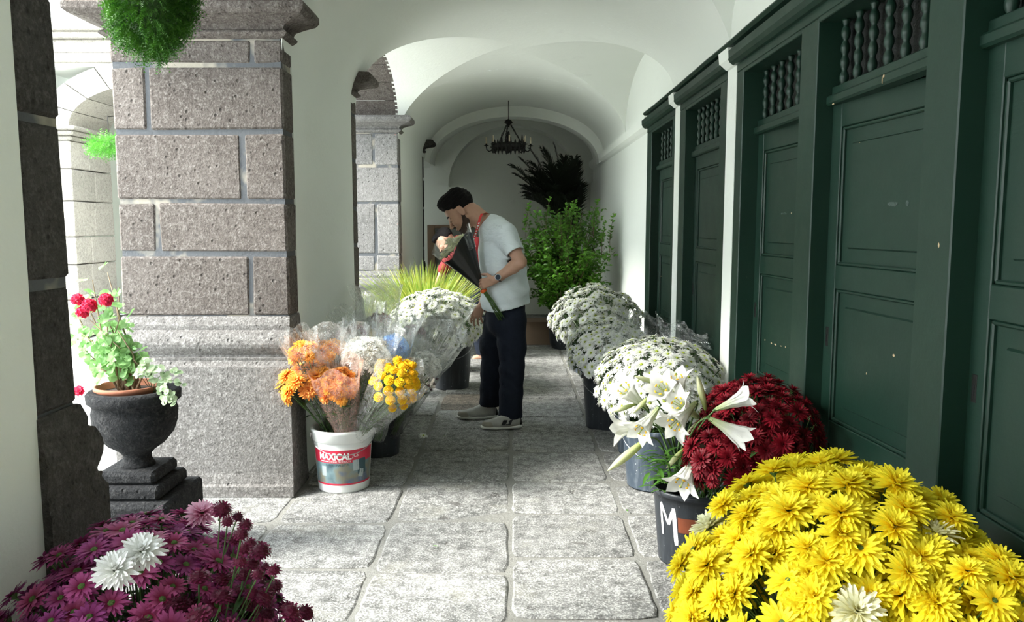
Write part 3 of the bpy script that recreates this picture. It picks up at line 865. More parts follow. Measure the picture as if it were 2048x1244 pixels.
# ================================================================ flower and leaf builders
def petal(m, phi, r0, L, W, e0, e1, z0=0.0, segs=3, cup=.0, mi=0, tip=.35, tilt=0.0, across=1):
    """strip petal leaving the axis at azimuth phi; elevation runs e0 -> e1 along it"""
    x, z = r0, z0; pts = [(x, z)]
    for k in range(segs):
        e = e0 + (e1-e0)*(k+.5)/segs
        x += L/segs*cos(e); z += L/segs*sin(e); pts.append((x, z))
    vs = []; uv = []
    cp, sp = cos(phi), sin(phi)
    for k, (x, z) in enumerate(pts):
        t_ = k/segs
        w = W*(.40 + .60*sin(pi*min(1, t_*1.15+.12)*.62)) if t_ < .99 else W*tip
        e = e0 + (e1-e0)*t_
        for q in ((-1, 0, 1) if across == 2 else (-1, 1)):
            cz = cup*w*abs(q)
            X = x - cz*sin(e); Z = z + cz*cos(e)
            Y = q*w*.5
            vs.append((X*cp - Y*sp, X*sp + Y*cp, Z)); uv.append((.5+.5*q, t_))
    n = 3 if across == 2 else 2
    F = []
    for k in range(segs):
        for q in range(n-1): F.append((k*n+q, k*n+q+1, (k+1)*n+q+1, (k+1)*n+q))
    m.add(vs, F, mi, uv)
def rosette(name, layers, mats, seed, eye=None, size=1.0, calyx=True):
    rr = random.Random(seed); m = MB()
    for (n, r0, L, W, e0, e1, z0, segs, across, cup) in layers:
        off = rr.uniform(0, 6.28)
        for k in range(n):
            ph = off + 2*pi*k/n + rr.uniform(-.12, .12)
            l = L*rr.uniform(.86, 1.12); de = rr.uniform(-.14, .14)
            petal(m, ph, r0*size, l*size, W*size*rr.uniform(.85, 1.15), e0+de, e1+de+rr.uniform(-.15, .15), z0*size, segs, cup, 0, across=across)
    if eye: m.sphere((0, 0, eye[1]*size), (eye[0]*size, eye[0]*size, eye[0]*size*.55), 8, 4, 1)
    if calyx: m.lathe([(.0015, -.03), (.002, -.012), (.010*size/1.0, -.004), (.012*size, .002)], 6, 2)
    return m.mesh(name, [MAT[x] for x in mats], False)
def pompon(name, mats, r, seed, n=64):
    rr = random.Random(seed); m = MB()
    m.sphere((0, 0, r*.15), (r*.82, r*.82, r*.62), 8, 6, 0)
    for k in range(n):
        z = 1-1.45*(k+.5)/n; a = k*2.39996; s = sqrt(max(0, 1-z*z))
        d = Vector((s*cos(a), s*sin(a), z*.8)).normalized()
        u = d.cross(Vector((.3, .1, 1))).normalized(); w = d.cross(u)
        c = Vector((0, 0, r*.15)) + Vector((d.x*r*.8, d.y*r*.8, d.z*r*.62)); l = r*.28*rr.uniform(.8, 1.2); q = r*.13
        m.add([c-u*q, c+u*q, c+u*q*.7+d*l+w*l*.35, c-u*q*.7+d*l+w*l*.35], [(0,1,2,3)], 0, [(0,.2),(1,.2),(1,1),(0,1)])
    m.lathe([(.0012, -.025), (.0016, -.008), (r*.4, -.004+r*.0), (r*.5, r*.05)], 6, 1)
    return m.mesh(name, [MAT[x] for x in mats], False)

def mum_layers(W=.011, flat=.0):
    return [(20, .008, .042, W, -.18+flat, .02, 0, 3, 2, .35), (18, .007, .039, W, .15+flat, .30, .003, 3, 2, .35),
            (16, .006, .034, W*.95, .45, .62, .005, 3, 2, .35), (13, .004, .027, W*.85, .80, .95, .007, 2, 1, .3), (9, .002, .02, W*.7, 1.15, 1.3, .008, 2, 1, .3)]
YEL = [rosette('yellow_flower', mum_layers(), ['yellow_petal', 'gold_eye', 'stem'], s) for s in (1, 2)]
YEL.append(rosette('yellow_flower', [(21, .008, .043, .012, -.1, .1, 0, 3, 2, .35), (18, .007, .038, .011, .2, .3, .003, 3, 2, .35), (14, .005, .03, .010, .5, .65, .005, 2, 1, .3)], ['yellow_petal', 'green_eye', 'stem'], 3, eye=(.007, .006)))
CRM = rosette('cream_flower', mum_layers(), ['cream_petal', 'gold_eye', 'stem'], 5)
WMUM = rosette('white_mum', mum_layers(.012), ['white_petal', 'gold_eye', 'stem'], 6)
RED = [rosette('red_flower', [(20, .006, .034, .0085, -.15, .05, 0, 3, 2, .3), (18, .005, .031, .008, .2, .25, .003, 3, 1, .3), (14, .004, .025, .007, .6, .75, .005, 2, 1, .3), (8, .002, .016, .006, 1.1, 1.3, .006, 2, 1, .3)], ['red_petal', 'gold_eye', 'stem'], s) for s in (7, 8)]
PNK = [rosette('pink_flower', [(19, .009, .034, .0095, -.1, .0, 0, 3, 2, .25), (17, .008, .031, .009, .15, .2, .002, 3, 1, .25)], ['pink_petal', 'green_eye', 'stem'], s, eye=(.009, .003)) for s in (9, 10)]
PPK = rosette('pale_pink_flower', mum_layers(.010), ['pale_pink_petal', 'gold_eye', 'stem'], 12)
ORG = [rosette('orange_flower', mum_layers(.012, -.1), ['orange_petal', 'gold_eye', 'stem'], s) for s in (13, 14)]
BLU = rosette('blue_flower', mum_layers(.010, .2), ['blue_petal', 'gold_eye', 'stem'], 15)
DSY = [rosette('white_daisy', [(20, .007, .024, .0084, -.12, -.02, 0, 2, 1, 0), (16, .006, .021, .0078, .12, .15, .002, 2, 1, 0)], ['white_flower_petal', 'flower_eye', 'stem'], s, eye=(.0055, .003)) for s in (16, 17)]
WBL = [rosette('white_flower', mum_layers(.012, .15), ['white_petal', 'flower_eye', 'stem'], s) for s in (18, 19)]
POM = [pompon('button_flower', ['pompon_petal', 'stem'], .021, s) for s in (1, 2)]
POMS = pompon('small_button_flower', ['pompon_petal', 'stem'], .015, 3, 40)
CRA = pompon('yellow_ball_flower', ['craspedia', 'stem'], .026, 4, 90)

def leaf_blade(m, p, d, n, L, W, mi=0, bend=.2, segs=2):
    """simple pointed leaf from p along d, lying against normal n"""
    d = d.normalized(); s = d.cross(n)
    if s.length < 1e-4: s = d.cross(Vector((.2, .9, .1)))
    s.normalize(); n = s.cross(d)
    if segs == 2:
        a = p + d*L*.45 - n*L*bend*.1; b = p + d*L - n*L*bend
        m.add([p, a - s*W*.5 + n*W*.12, a + s*W*.5 + n*W*.12, b, a], [(0, 1, 4), (0, 4, 2), (1, 3, 4), (4, 3, 2)], mi)
    else:
        vs = []; 
        for k in range(segs+1):
            t_ = k/segs; c = p + d*L*t_ - n*L*bend*t_*t_
            w = W*.5*sin(pi*min(.97, .12+t_*.88))
            vs += [c - s*w + n*w*.35, c, c + s*w + n*w*.35]
        F = []
        for k in range(segs):
            F += [(k*3, k*3+1, k*3+4, k*3+3), (k*3+1, k*3+2, k*3+5, k*3+4)]
        m.add(vs, F, mi)

def face(d, spin=0.0):
    q = Vector(d).to_track_quat('Z', 'Y')
    return q @ Quaternion((0, 0, 1), spin)
def greens(parent, root, heads, seed, nleaf=250, mat='mum_leaf', L=.06, spread=.5, stem_r=.0022, stem_mat='stem'):
    """stems from the bucket to each head, with leaves along them"""
    rr = random.Random(seed); m = MB(); ml = MB()
    for (p, d) in heads:
        p = Vector(p) - Vector(d)*.012
        a = Vector(root) + Vector((rr.uniform(-.07, .07), rr.uniform(-.07, .07), rr.uniform(-.05, .03)))
        mid = a.lerp(p, .6) - Vector(d)*.03; mid.z -= .01
        m.tube([a, mid, p], stem_r, 4, cap=False)
    m.build('stems', MAT[stem_mat], parent, True)['kind'] = 'stuff'
    for k in range(nleaf):
        (p, d) = rr.choice(heads); p = Vector(p) - Vector(d)*.03
        q = Vector(root).lerp(p, rr.uniform(.45, .97))
        a = rr.uniform(0, 6.28); dd = Vector((cos(a), sin(a), rr.uniform(-.4, .5)))
        leaf_blade(ml, q, dd, Vector((rr.uniform(-.3, .3), rr.uniform(-.3, .3), 1)), L*rr.uniform(.6, 1.2), L*.42)
    if nleaf: ml.build('leaves', MAT[mat], parent)['kind'] = 'stuff'
def dome(name, label, cat, c, rad, n, kinds, size, root, seed, lo=-.25, up=.35, jit=.07, lumps=0.0, group=None, nleaf=250, part='flower', stemr=.0022, clip=None, sj=.15):
    """mound of flower heads over an ellipsoid; each head a part"""
    rr = random.Random(seed)
    t = thing(name, label, cat, root, group=group)
    c = Vector(c); R0 = Vector(root); heads = []
    for k in range(n):
        z = 1 - (1-lo)*(k+.5)/n; a = k*2.39996 + rr.uniform(-.15, .15); s = sqrt(max(0, 1-z*z))
        d = Vector((s*cos(a), s*sin(a), z))
        g = 1 + rr.uniform(-jit, jit) + lumps*sin(3.1*a+seed)*s*.5 + lumps*sin(5*z+2*a)*.5
        p = c + Vector((d.x*rad[0], d.y*rad[1], d.z*rad[2]))*g
        if clip and clip(p): continue
        nrm = Vector((d.x/rad[0], d.y/rad[1], d.z/rad[2])).normalized() + Vector((rr.uniform(-.22, .22), rr.uniform(-.22, .22), up+rr.uniform(-.15, .15)))
        nrm.normalize(); heads.append((p, nrm))
        me = kinds(rr, p) if callable(kinds) else rr.choice(kinds)
        inst(part, me, t, p-R0, face(nrm, rr.uniform(0, 6)), size*rr.uniform(1-sj, 1+sj))
    H = [(p-R0, d) for p, d in heads]
    greens(t, Vector((0, 0, 0)), H, seed, nleaf, stem_r=stemr)
    return t, heads

# ---- buckets
def bucket(name, label, x, y, r, h, mat, seed=0, cat='bucket', handle=True, taper=.82, group=None):
    t = thing(name, label, cat, (x, y, 0), group=group)
    m = MB(); rb = r*taper
    prof = [(.001, .004), (rb*.97, .004), (rb, .0), (rb, .006)] + [(rb+(r*.97-rb)*k/8, .006+(h-.03)*k/8) for k in range(1, 9)] + \
           [(r*1.0, h-.024), (r*1.02, h-.02), (r*1.02, h-.004), (r*1.0, h), (r*.96, h), (r*.95, h-.03), (rb*.95, .012), (.001, .012)]
    m.lathe(prof, 40); m.build('body', MAT[mat], t, True)
    m = MB(); m.lathe([(.001, h*.72), (r*.9, h*.72)], 24); m.build('water', MAT['water'], t)
    if handle:
        m = MB(); pts = [(r*1.04*cos(a), -r*.30*sin(a)*1.0, h-.03 - r*.75*sin(a)*.9) for a in [pi*k/14 for k in range(15)]]
        pts = [(px, py - r*.86*sin(pi*k/14), pz) for k, (px, py, pz) in enumerate(pts)]
        m.tube(pts, .0022, 6); m.build('wire_handle', MAT['steel'], t, True)
        for sx in (-1, 1):
            m = MB(); m.box((sx*r*1.0-.012, -.012, h-.045), (sx*r*1.0+.012, .012, h-.018), ch=.003); m.build('handle_lug', MAT[mat], t)
    return t
simple('water', (.01,.012,.012), .08)
BUK = {}
bw = [  # key, label, x, y, r, h, material
 ('M', 'charcoal bucket with a white painted letter M, nearest on the right', .79, 3.36, .178, .33, 'bucket_black'),
 ('yellow', 'dark bucket under the mound of yellow flowers', .84, 1.95, .17, .30, 'bucket_black'),
 ('red', 'black bucket under the dark red flowers by the green door', 1.02, 2.90, .16, .32, 'bucket_black'),
 ('b1', 'blue grey streaked bucket just behind the lettered bucket', .80, 4.36, .185, .34, 'bucket_grey'),
 ('b2', 'blue grey streaked bucket, second behind the lettered bucket', .83, 5.02, .175, .33, 'bucket_grey'),
 ('b3', 'black bucket with metal handle under the white daisies on the right', .69, 5.66, .185, .40, 'bucket_black'),
 ('b4', 'blue grey bucket peeping out behind the black daisy bucket', .80, 6.75, .19, .40, 'bucket_grey'),
 ('b5', 'blue grey bucket farthest back on the right', .77, 7.80, .18, .36, 'bucket_grey'),
 ('l1', 'black bucket in shade behind the white lettered bucket', -.86, 4.98, .165, .36, 'bucket_black'),
 ('l2', 'black bucket in shade, second behind the white lettered bucket', -.90, 5.48, .16, .34, 'bucket_black'),
 ('l3', 'black bucket in shade, third behind the white lettered bucket', -.90, 6.02, .17, .34, 'bucket_black'),
 ('w', 'large black bucket of white daisies on the left beside the man', -.54, 7.06, .185, .44, 'bucket_black'),
 ('g', 'black bucket holding the striped grass', -.72, 7.85, .19, .42, 'bucket_black'),
 ('p', 'dark bucket hidden under the purple flowers', -.86, 1.80, .16, .32, 'bucket_black'),
]
for key, lab, x, y, r, h, mt in bw:
    BUK[key] = bucket('flower_bucket', lab, x, y, r, h, mt, group='flower buckets along the walk', handle=key not in ('yellow', 'p', 'red', 'M'))
# painted letter M and the orange patch, laid on the curved side
def on_side(pts2, cx, r_at, ang0, out=.0016):
    vs = []
    for (s, z) in pts2:
        r = r_at(z)+out; a = ang0 + s/r; vs.append((r*cos(a), r*sin(a), z))
    return vs
def strokes(t, r_at, ang0, lines, width, name, mat, out=.0018):
    m = MB()
    for (p, q, wd) in lines:
        n = 8; p = Vector(p); q = Vector(q); d = (q-p).normalized(); s = Vector((-d.y, d.x))*wd*width*.5
        L = []
        for k in range(n+1):
            c = p.lerp(q, k/n); w = s*(1 if 0 < k < n else .75); L += [(c-w), (c+w)]
        m.add(on_side(L, 0, r_at, ang0, out), [(2*k, 2*k+1, 2*k+3, 2*k+2) for k in range(n)])
    return m.build(name, MAT[mat], t)
def rat(r, h, taper=.82): return lambda z: r*taper + (r*.97-r*taper)*min(1, max(0, (z-.006)/(h-.03)))
ra = rat(.178, .33)
a0 = radians(-143)   # left part of the visible face
strokes(BUK['M'], ra, a0, [((-.036, .275), (-.030, .135), 1.0), ((-.034, .278), (.006, .19), 1.0), ((.006, .19), (.030, .255), 1.25), ((.034, .268), (.042, .105), 1.45)], .013, 'painted_letter', 'white_paint')
m = MB(); L = []
for k in range(9):
    for j in range(4): L.append((.052+.012*k, .165+.022*j))
m.add(on_side(L, 0, ra, a0, .0011), [(k*4+j, k*4+j+1, (k+1)*4+j+1, (k+1)*4+j) for k in range(8) for j in range(3)])
m.build('orange_paint_patch', MAT['orange_paint'], BUK['M'])

# ---- white lettered pail
WX, WY, WRD, WH = -.94, 4.33, .170, .345
t = thing('paint_pail', 'white plastic pail with a red and grey printed label and wire handle', 'pail', (WX, WY, 0))
PAIL = t; rb = WRD*.82
prof = [(.001, .004), (rb*.96, .004), (rb, 0), (rb, .008)] + [(rb+(WRD*.93-rb)*k/8, .008+(WH-.075)*k/8) for k in range(1, 9)] + \
       [(WRD*.93, WH-.066), (WRD*.99, WH-.062), (WRD*1.0, WH-.02), (WRD*1.02, WH-.016), (WRD*1.02, WH-.004), (WRD, WH), (WRD*.93, WH), (WRD*.92, WH-.05), (rb*.94, .01), (.001, .01)]
m = MB(); m.lathe(prof, 48); m.build('body', MAT['white_plastic'], t, True)
m = MB(); m.lathe([(.001, WH*.7), (WRD*.88, WH*.7)], 24); m.build('water', MAT['water'], t)
def rp(z): return rb + (WRD*.93-rb)*min(1, max(0, (z-.008)/(WH-.075)))
def band(z0, z1, a0, a1, mat, name, out, skew=0.0):
    m = MB(); n = 40; vs = []
    for k in range(n+1):
        a = a0+(a1-a0)*k/n
        for z in (z0, (z0+z1)/2, z1):
            zz = z + skew*k/n; r = rp(zz)+out; vs.append((r*cos(a), r*sin(a), zz))
    m.add(vs, [(k*3+j, (k+1)*3+j, (k+1)*3+j+1, k*3+j+1) for k in range(n) for j in (0, 1)])
    return m.build(name, MAT[mat], t, True)
fa = atan2(-4.33, .94)    # towards the camera
A0, A1 = fa-1.32, fa+1.32
band(.045, .255, A0, A1, 'label_white', 'label', .0006)
band(.055, .172, A0+.02, A1-.02, 'label_photo', 'label_picture', .0012)
band(.172, .243, A0+.02, A1-.02, 'label_red', 'label_red_band', .0012)
band(.046, .056, A0+.02, A1-.02, 'label_red', 'label_red_line', .0014)
def label_patch(s0, z0, w, h, mat, rot=0.0):
    m = MB(); L = []
    for k in range(5):
        for j in range(3):
            x = -w/2+w*k/4; z = -h/2+h*j/2; L.append((s0+x*cos(rot)-z*sin(rot), z0+x*sin(rot)+z*cos(rot)))
    m.add(on_side(L, 0, rp, fa, .0018), [(k*3+j, (k+1)*3+j, (k+1)*3+j+1, k*3+j+1) for k in range(4) for j in (0, 1)])
    m.build('label_panel', MAT[mat], t)
simple('label_grey', (.36,.42,.43), .5); simple('label_teal', (.03,.075,.09), .4)
label_patch(.105, .145, .055, .085, 'label_teal'); label_patch(.068, .155, .036, .060, 'label_grey', .05); label_patch(.100, .105, .030, .045, 'label_grey', -.25); label_patch(-.115, .125, .030, .055, 'label_grey', 0)
def text_on(txt, size, s0, z0, mat, sx=1.0, name='printed_lettering', out=.0022, bold=0.0, rf=None, ang=None, par=None):
    cu = bpy.data.curves.new('t', 'FONT'); cu.body = txt; cu.size = size; cu.offset = bold; cu.align_x = 'CENTER'
    o = bpy.data.objects.new('t', cu); COL.objects.link(o)
    me = bpy.data.meshes.new_from_object(o); COL.objects.unlink(o); bpy.data.objects.remove(o)
    bm = bmesh.new(); bm.from_mesh(me)
    for _ in range(2):
        ed = [e for e in bm.edges if e.calc_length() > size*.3]
        if ed: bmesh.ops.subdivide_edges(bm, edges=ed, cuts=1)
    bmesh.ops.triangulate(bm, faces=bm.faces)
    for v in bm.verts:
        x, y = v.co.x*sx, v.co.y; r = (rf or rp)(z0+y)+out; a = (fa if ang is None else ang)+(s0+x)/r
        v.co = (r*cos(a), r*sin(a), z0+y)
    me2 = bpy.data.meshes.new(name); bm.to_mesh(me2); bm.free(); me2.materials.append(MAT[mat])
    return link(bpy.data.objects.new(name, me2), par or t)
text_on('MAXICAL', .050, -.052, .192, 'label_white', .88, bold=.0018)
label_patch(-.108, .1815, .050, .005, 'label_white')
text_on('STONE PRODUCTS', .0135, -.020, .1765, 'label_white', 1.0)
text_on('LIME PASTA', .017, -.035, .156, 'label_teal', 1.5)
text_on('JCS', .028, .066, .203, 'label_white', .9)
m = MB(); r = WRD
pts = []
for k in range(21):
    a = pi*k/20; pts.append((r*1.01*cos(a), -r*1.02*sin(a), WH-.04 - .085*sin(a)))
m.tube(pts, .0024, 6); o = m.build('wire_handle', MAT['steel'], t, True); o.rotation_euler = (0, 0, fa+pi/2)
for sx in (-1, 1):
    m = MB(); m.box((sx*r*.99-.010, -.012, WH-.055), (sx*r*.99+.010, .012, WH-.028), ch=.003); o = m.build('handle_lug', MAT['white_plastic'], t); o.rotation_euler = (0, 0, fa+pi/2)

# ================================================================ mounds on the right
def yk(rr, p):
    return CRM if rr.random() < .03 else rr.choice(YEL)
inwall = lambda p: p.x > 1.20
dome('yellow_chrysanthemums', 'big mound of bright yellow chrysanthemums in the bottom right corner', 'flowers', (.845, 1.95, .40), (.39, .38, .42), 292, yk, 1.16, (.84, 1.95, .21), 71, lo=-.35, jit=.07, lumps=.06, clip=inwall, nleaf=200)
dome('yellow_chrysanthemums', 'lower bunch of yellow chrysanthemums against the right edge by the door', 'flowers', (1.0, 1.72, .36), (.22, .26, .36), 120, yk, 1.05, (.9, 1.88, .21), 72, lo=-.2, jit=.1, lumps=.1, clip=inwall, nleaf=80)
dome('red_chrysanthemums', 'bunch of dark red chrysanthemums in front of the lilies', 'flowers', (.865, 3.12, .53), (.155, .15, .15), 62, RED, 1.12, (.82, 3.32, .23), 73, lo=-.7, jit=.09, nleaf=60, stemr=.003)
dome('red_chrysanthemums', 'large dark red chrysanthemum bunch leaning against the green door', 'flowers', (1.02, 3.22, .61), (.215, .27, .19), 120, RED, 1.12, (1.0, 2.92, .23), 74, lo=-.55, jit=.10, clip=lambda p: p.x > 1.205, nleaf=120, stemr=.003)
dome('white_daisies', 'wide mound of white daisies behind the lilies on the right', 'flowers', (.865, 4.62, .50), (.355, .40, .29), 290, DSY, 1.36, (.80, 4.40, .24), 75, lo=-.45, jit=.06, lumps=.05, clip=inwall, nleaf=260)
dome('white_daisies', 'mound of white daisies over the black bucket with handle', 'flowers', (.70, 5.75, .52), (.29, .40, .25), 250, DSY, 1.34, (.70, 5.68, .3), 76, lo=-.5, jit=.06, lumps=.05, clip=inwall, nleaf=200)
dome('white_daisies', 'farthest mound of white daisies on the right before the bush', 'flowers', (.74, 6.95, .60), (.385, .52, .31), 295, DSY, 1.48, (.80, 6.75, .3), 77, lo=-.5, jit=.07, lumps=.07, clip=inwall, nleaf=260)
# ---- left mound
dome('white_daisies', 'round mound of white daisies on the left beside the man', 'flowers', (-.66, 7.0, .57), (.40, .42, .30), 295, DSY, 1.48, (-.54, 7.06, .36), 78, lo=-.45, jit=.07, lumps=.06, nleaf=260)
# ---- purple corner
def pk(rr, p):
    if p.x > -.93 + .0 and p.y < 2.5 and p.x > -.78: return rr.choice(POM + [POM[0]] + PNK)
    return rr.choice(PNK)
ltw = lambda p: (p.x < -1.16 and p.y < 2.2) or p.y < 1.2
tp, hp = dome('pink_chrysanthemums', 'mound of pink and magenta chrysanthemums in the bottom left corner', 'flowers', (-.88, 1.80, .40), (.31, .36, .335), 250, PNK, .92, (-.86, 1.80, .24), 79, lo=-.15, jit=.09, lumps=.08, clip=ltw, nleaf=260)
for (u, v, y) in ((285, 1105, 1.55), (232, 1143, 1.5)):
    p = PY(u, v, y); inst('white_flower', WMUM, tp, p - Vector((-.86, 1.80, .24)), face((.15, -.45, .85), 1), .95)
p = PY(405, 1028, 1.9); inst('pale_pink_flower', PPK, tp, p - Vector((-.86, 1.80, .24)), face((.1, -.3, .9)), .9)
tb, hb = dome('magenta_button_flowers', 'cluster of dark magenta button flowers at the right side of the pink mound', 'flowers', (-.64, 1.62, .42), (.20, .24, .24), 90, POM, 1.12, (-.80, 1.78, .26), 80, lo=-.3, jit=.14, nleaf=80)
# loose sprays of small buttons on thin stems
t = thing('button_flower_sprays', 'loose sprays of small magenta buds on thin stems over the bright floor', 'flowers', (-.78, 1.8, .27))
rr = random.Random(5); H = []
for (u, v) in ((443, 1022), (475, 1035), (490, 1052), (455, 1045), (482, 1070), (470, 1080), (500, 1090), (520, 1105), (488, 1100), (505, 1130), (530, 1135), (548, 1142), (515, 1150), (495, 1155), (550, 1175), (520, 1170), (538, 1185), (505, 1190), (490, 1215), (510, 1200), (498, 1235), (480, 1125), (470, 1150), (480, 1180)):
    p = PY(u, v, 1.72 + rr.uniform(-.12, .18)); d = Vector((rr.uniform(.1, .5), -.2, 1)).normalized(); H.append((p - Vector((-.78, 1.8, .27)), d))
    inst('bud', POMS if rr.random() < .7 else POM[0], t, H[-1][0], face(d), rr.uniform(.85, 1.15))
greens(t, Vector((0, 0, 0)), H, 6, 25, L=.04, stem_r=.0016)

# ================================================================ lilies
def lily_mesh(opening=1.0, seed=1):
    rr = random.Random(seed); m = MB()
    L = .155; segs = 10; ac = 4
    for k in range(6):
        ph = 2*pi*k/6; inner = k % 2; wmax = .052 if inner else .040
        vs = []; uv = []
        x, z = .006, 0.0; path = []
        for j in range(segs+1):
            t_ = j/segs
            path.append((x, z, t_))
            e = pi/2 - .13 - .10*t_ - opening*(max(0, t_-.50)/.5)**1.35*(1.75+rr.uniform(-.15, .15))
            x += L/segs*cos(e)*1.08; z += L/segs*sin(e)
        for (x, z, t_) in path:
            w = min(x*1.12+.002, wmax*2) if t_ < .5 else wmax*(max(0, 1-((t_-.5)/.5)**2.4))**.8*1.1
            w = min(w, (x+.004)*1.25); w = max(w, .0015)
            for q in range(ac+1):
                s = (q/ac-.5)*2; yy = s*w*.62; xx = x - (abs(s)**2)*w*.16 + inner*.0008 + (.003 if abs(s) < .1 else 0)*0
                vs.append((xx*cos(ph)-yy*sin(ph), xx*sin(ph)+yy*cos(ph), z - abs(s)*w*.06)); uv.append((q/ac*.33, t_*1.3))
        n = ac+1
        m.add(vs, [(j*n+q, j*n+q+1, (j+1)*n+q+1, (j+1)*n+q) for j in range(segs) for q in range(ac)], 0, uv)
    if opening > .4:
        for k in range(6):
            a = 2*pi*(k+.5)/6; r = .016
            m.tube([(0, 0, .02), (r*.6*cos(a), r*.6*sin(a), .08), (r*1.3*cos(a), r*1.3*sin(a), .115)], .0011, 4, 1)
            m.sphere((r*1.35*cos(a), r*1.35*sin(a), .117), (.0065, .0026, .0026), 6, 4, 2, Matrix.Rotation(a+1.5, 3, 'Z'))
        m.tube([(0, 0, .02), (0, 0, .128)], .0014, 5, 1); m.sphere((0, 0, .13), .004, 6, 4, 1)
    m.lathe([(.003, -.012), (.006, -.002), (.009, .012)], 8, 3)
    return m.mesh('lily', [MAT['lily_petal'], MAT['bud_petal'], MAT['anther'], MAT['stem']], True)
def bud_mesh(L=.13, r=.014):
    m = MB(); prof = [(.003, 0)] + [(r*(sin(pi*min(1, (.12+.88*k/12)))**.75)*(.55+.45*k/12) , L*k/12) for k in range(1, 12)] + [(.001, L)]
    m.lathe(prof, 9); return m.mesh('lily_bud', [MAT['bud_petal']], True)
LIL = [lily_mesh(.86, 1), lily_mesh(.72, 2)]; LHO = lily_mesh(.30, 3); BUD = bud_mesh(); BUDS = bud_mesh(.085, .011)
LR = Vector((.72, 3.36, .22))
t = thing('white_lilies', 'white trumpet lilies with buds in the bucket lettered M', 'flowers', LR)
stm = MB()
def lily(uv_mouth, uv_base, ym, yb, mesh, sc, name='lily'):
    a = PY(uv_base[0], uv_base[1], yb); b = PY(uv_mouth[0], uv_mouth[1], yb + (ym-yb)*.5); d = (b-a).normalized()
    ln_ = {'lily': .150, 'half_open_lily': .17, 'lily_bud': .11}[name]
    a = (a*.4 + (b - d*ln_*sc*1.2)*.6)
    inst(name, mesh, t, a-LR, face(d, R.uniform(0, 6)), sc*1.22)
    back = a - d*.045 + Vector((0, 0, -.02)); s0 = LR + Vector((R.uniform(-.03, .04), R.uniform(-.03, .03), .12))
    mid = s0.lerp(back, .6) + Vector((0, 0, .08 if a.z - s0.z > .15 else .03))
    pts = []
    ctrl = [s0, mid, back, a]
    for k in range(13):   # cubic bezier
        q = k/12; w = ((1-q)**3, 3*q*(1-q)**2, 3*q*q*(1-q), q**3)
        pts.append(sum((c*ww for c, ww in zip(ctrl, w)), Vector((0, 0, 0)))-LR)
    stm.tube(pts, [.0048-.0016*k/12 for k in range(13)], 6)
lily((1340, 858), (1385, 812), 3.05, 3.22, LIL[0], 1.08)
lily((1276, 868), (1310, 825), 3.02, 3.17, LIL[1], .95)
lily((1222, 860), (1290, 850), 3.25, 3.20, LIL[0], 1.0)
lily((1362, 972), (1385, 925), 2.98, 3.13, LIL[1], 1.05)
lily((1382, 905), (1440, 868), 3.10, 3.20, LIL[0], .95)
lily((1502, 790), (1442, 815), 2.98, 3.0, LIL[0], .88)
lily((1316, 770), (1352, 805), 3.18, 3.35, LIL[1], 1.1)
lily((1238, 768), (1288, 812), 3.30, 3.40, LIL[0], 1.1)
lily((1352, 748), (1362, 800), 3.38, 3.42, LIL[1], 1.0)
lily((1345, 800), (1392, 832), 3.12, 3.25, LIL[0], 1.0)
lily((1500, 882), (1428, 842), 2.90, 2.92, LHO, .92, 'half_open_lily')
lily((1232, 928), (1292, 880), 3.08, 3.16, BUD, 1.35, 'lily_bud')
lily((1398, 765), (1412, 822), 3.22, 3.24, BUD, 1.05, 'lily_bud')
lily((1366, 778), (1368, 812), 3.26, 3.28, BUDS, 1.0, 'lily_bud')
lily((1262, 830), (1292, 800), 3.26, 3.30, BUDS, 1.0, 'lily_bud')
lily((1215, 826), (1260, 812), 3.40, 3.38, BUDS, 1.1, 'lily_bud')
lily((1440, 820), (1415, 850), 3.20, 3.24, BUDS, .9, 'lily_bud')
lily((1268, 752), (1300, 762), 3.40, 3.38, BUDS, 1.1, 'lily_bud')
lily((1372, 868), (1400, 845), 3.22, 3.20, BUDS, 1.1, 'lily_bud')
lily((1325, 945), (1365, 900), 3.12, 3.2, BUDS, 1.1, 'lily_bud')
stm.build('stems', MAT['stem'], t, True)['kind'] = 'stuff'
ml = MB(); rr = random.Random(8)
for k in range(60):
    base = PY(rr.choice((1300, 1315, 1330, 1340, 1360, 1400)), rr.uniform(900, 985), rr.uniform(3.12, 3.38))
    a = rr.uniform(1.8, 5.4) if k < 42 else rr.uniform(0, 6.3)
    leaf_blade(ml, base-LR, Vector((cos(a), sin(a)*.8, rr.uniform(.0, .8))), Vector((0, 0, 1)), rr.uniform(.06, .10), .018, bend=.45, segs=5)
ml.build('leaves', MAT['lily_leaf'], t, True)['kind'] = 'stuff'

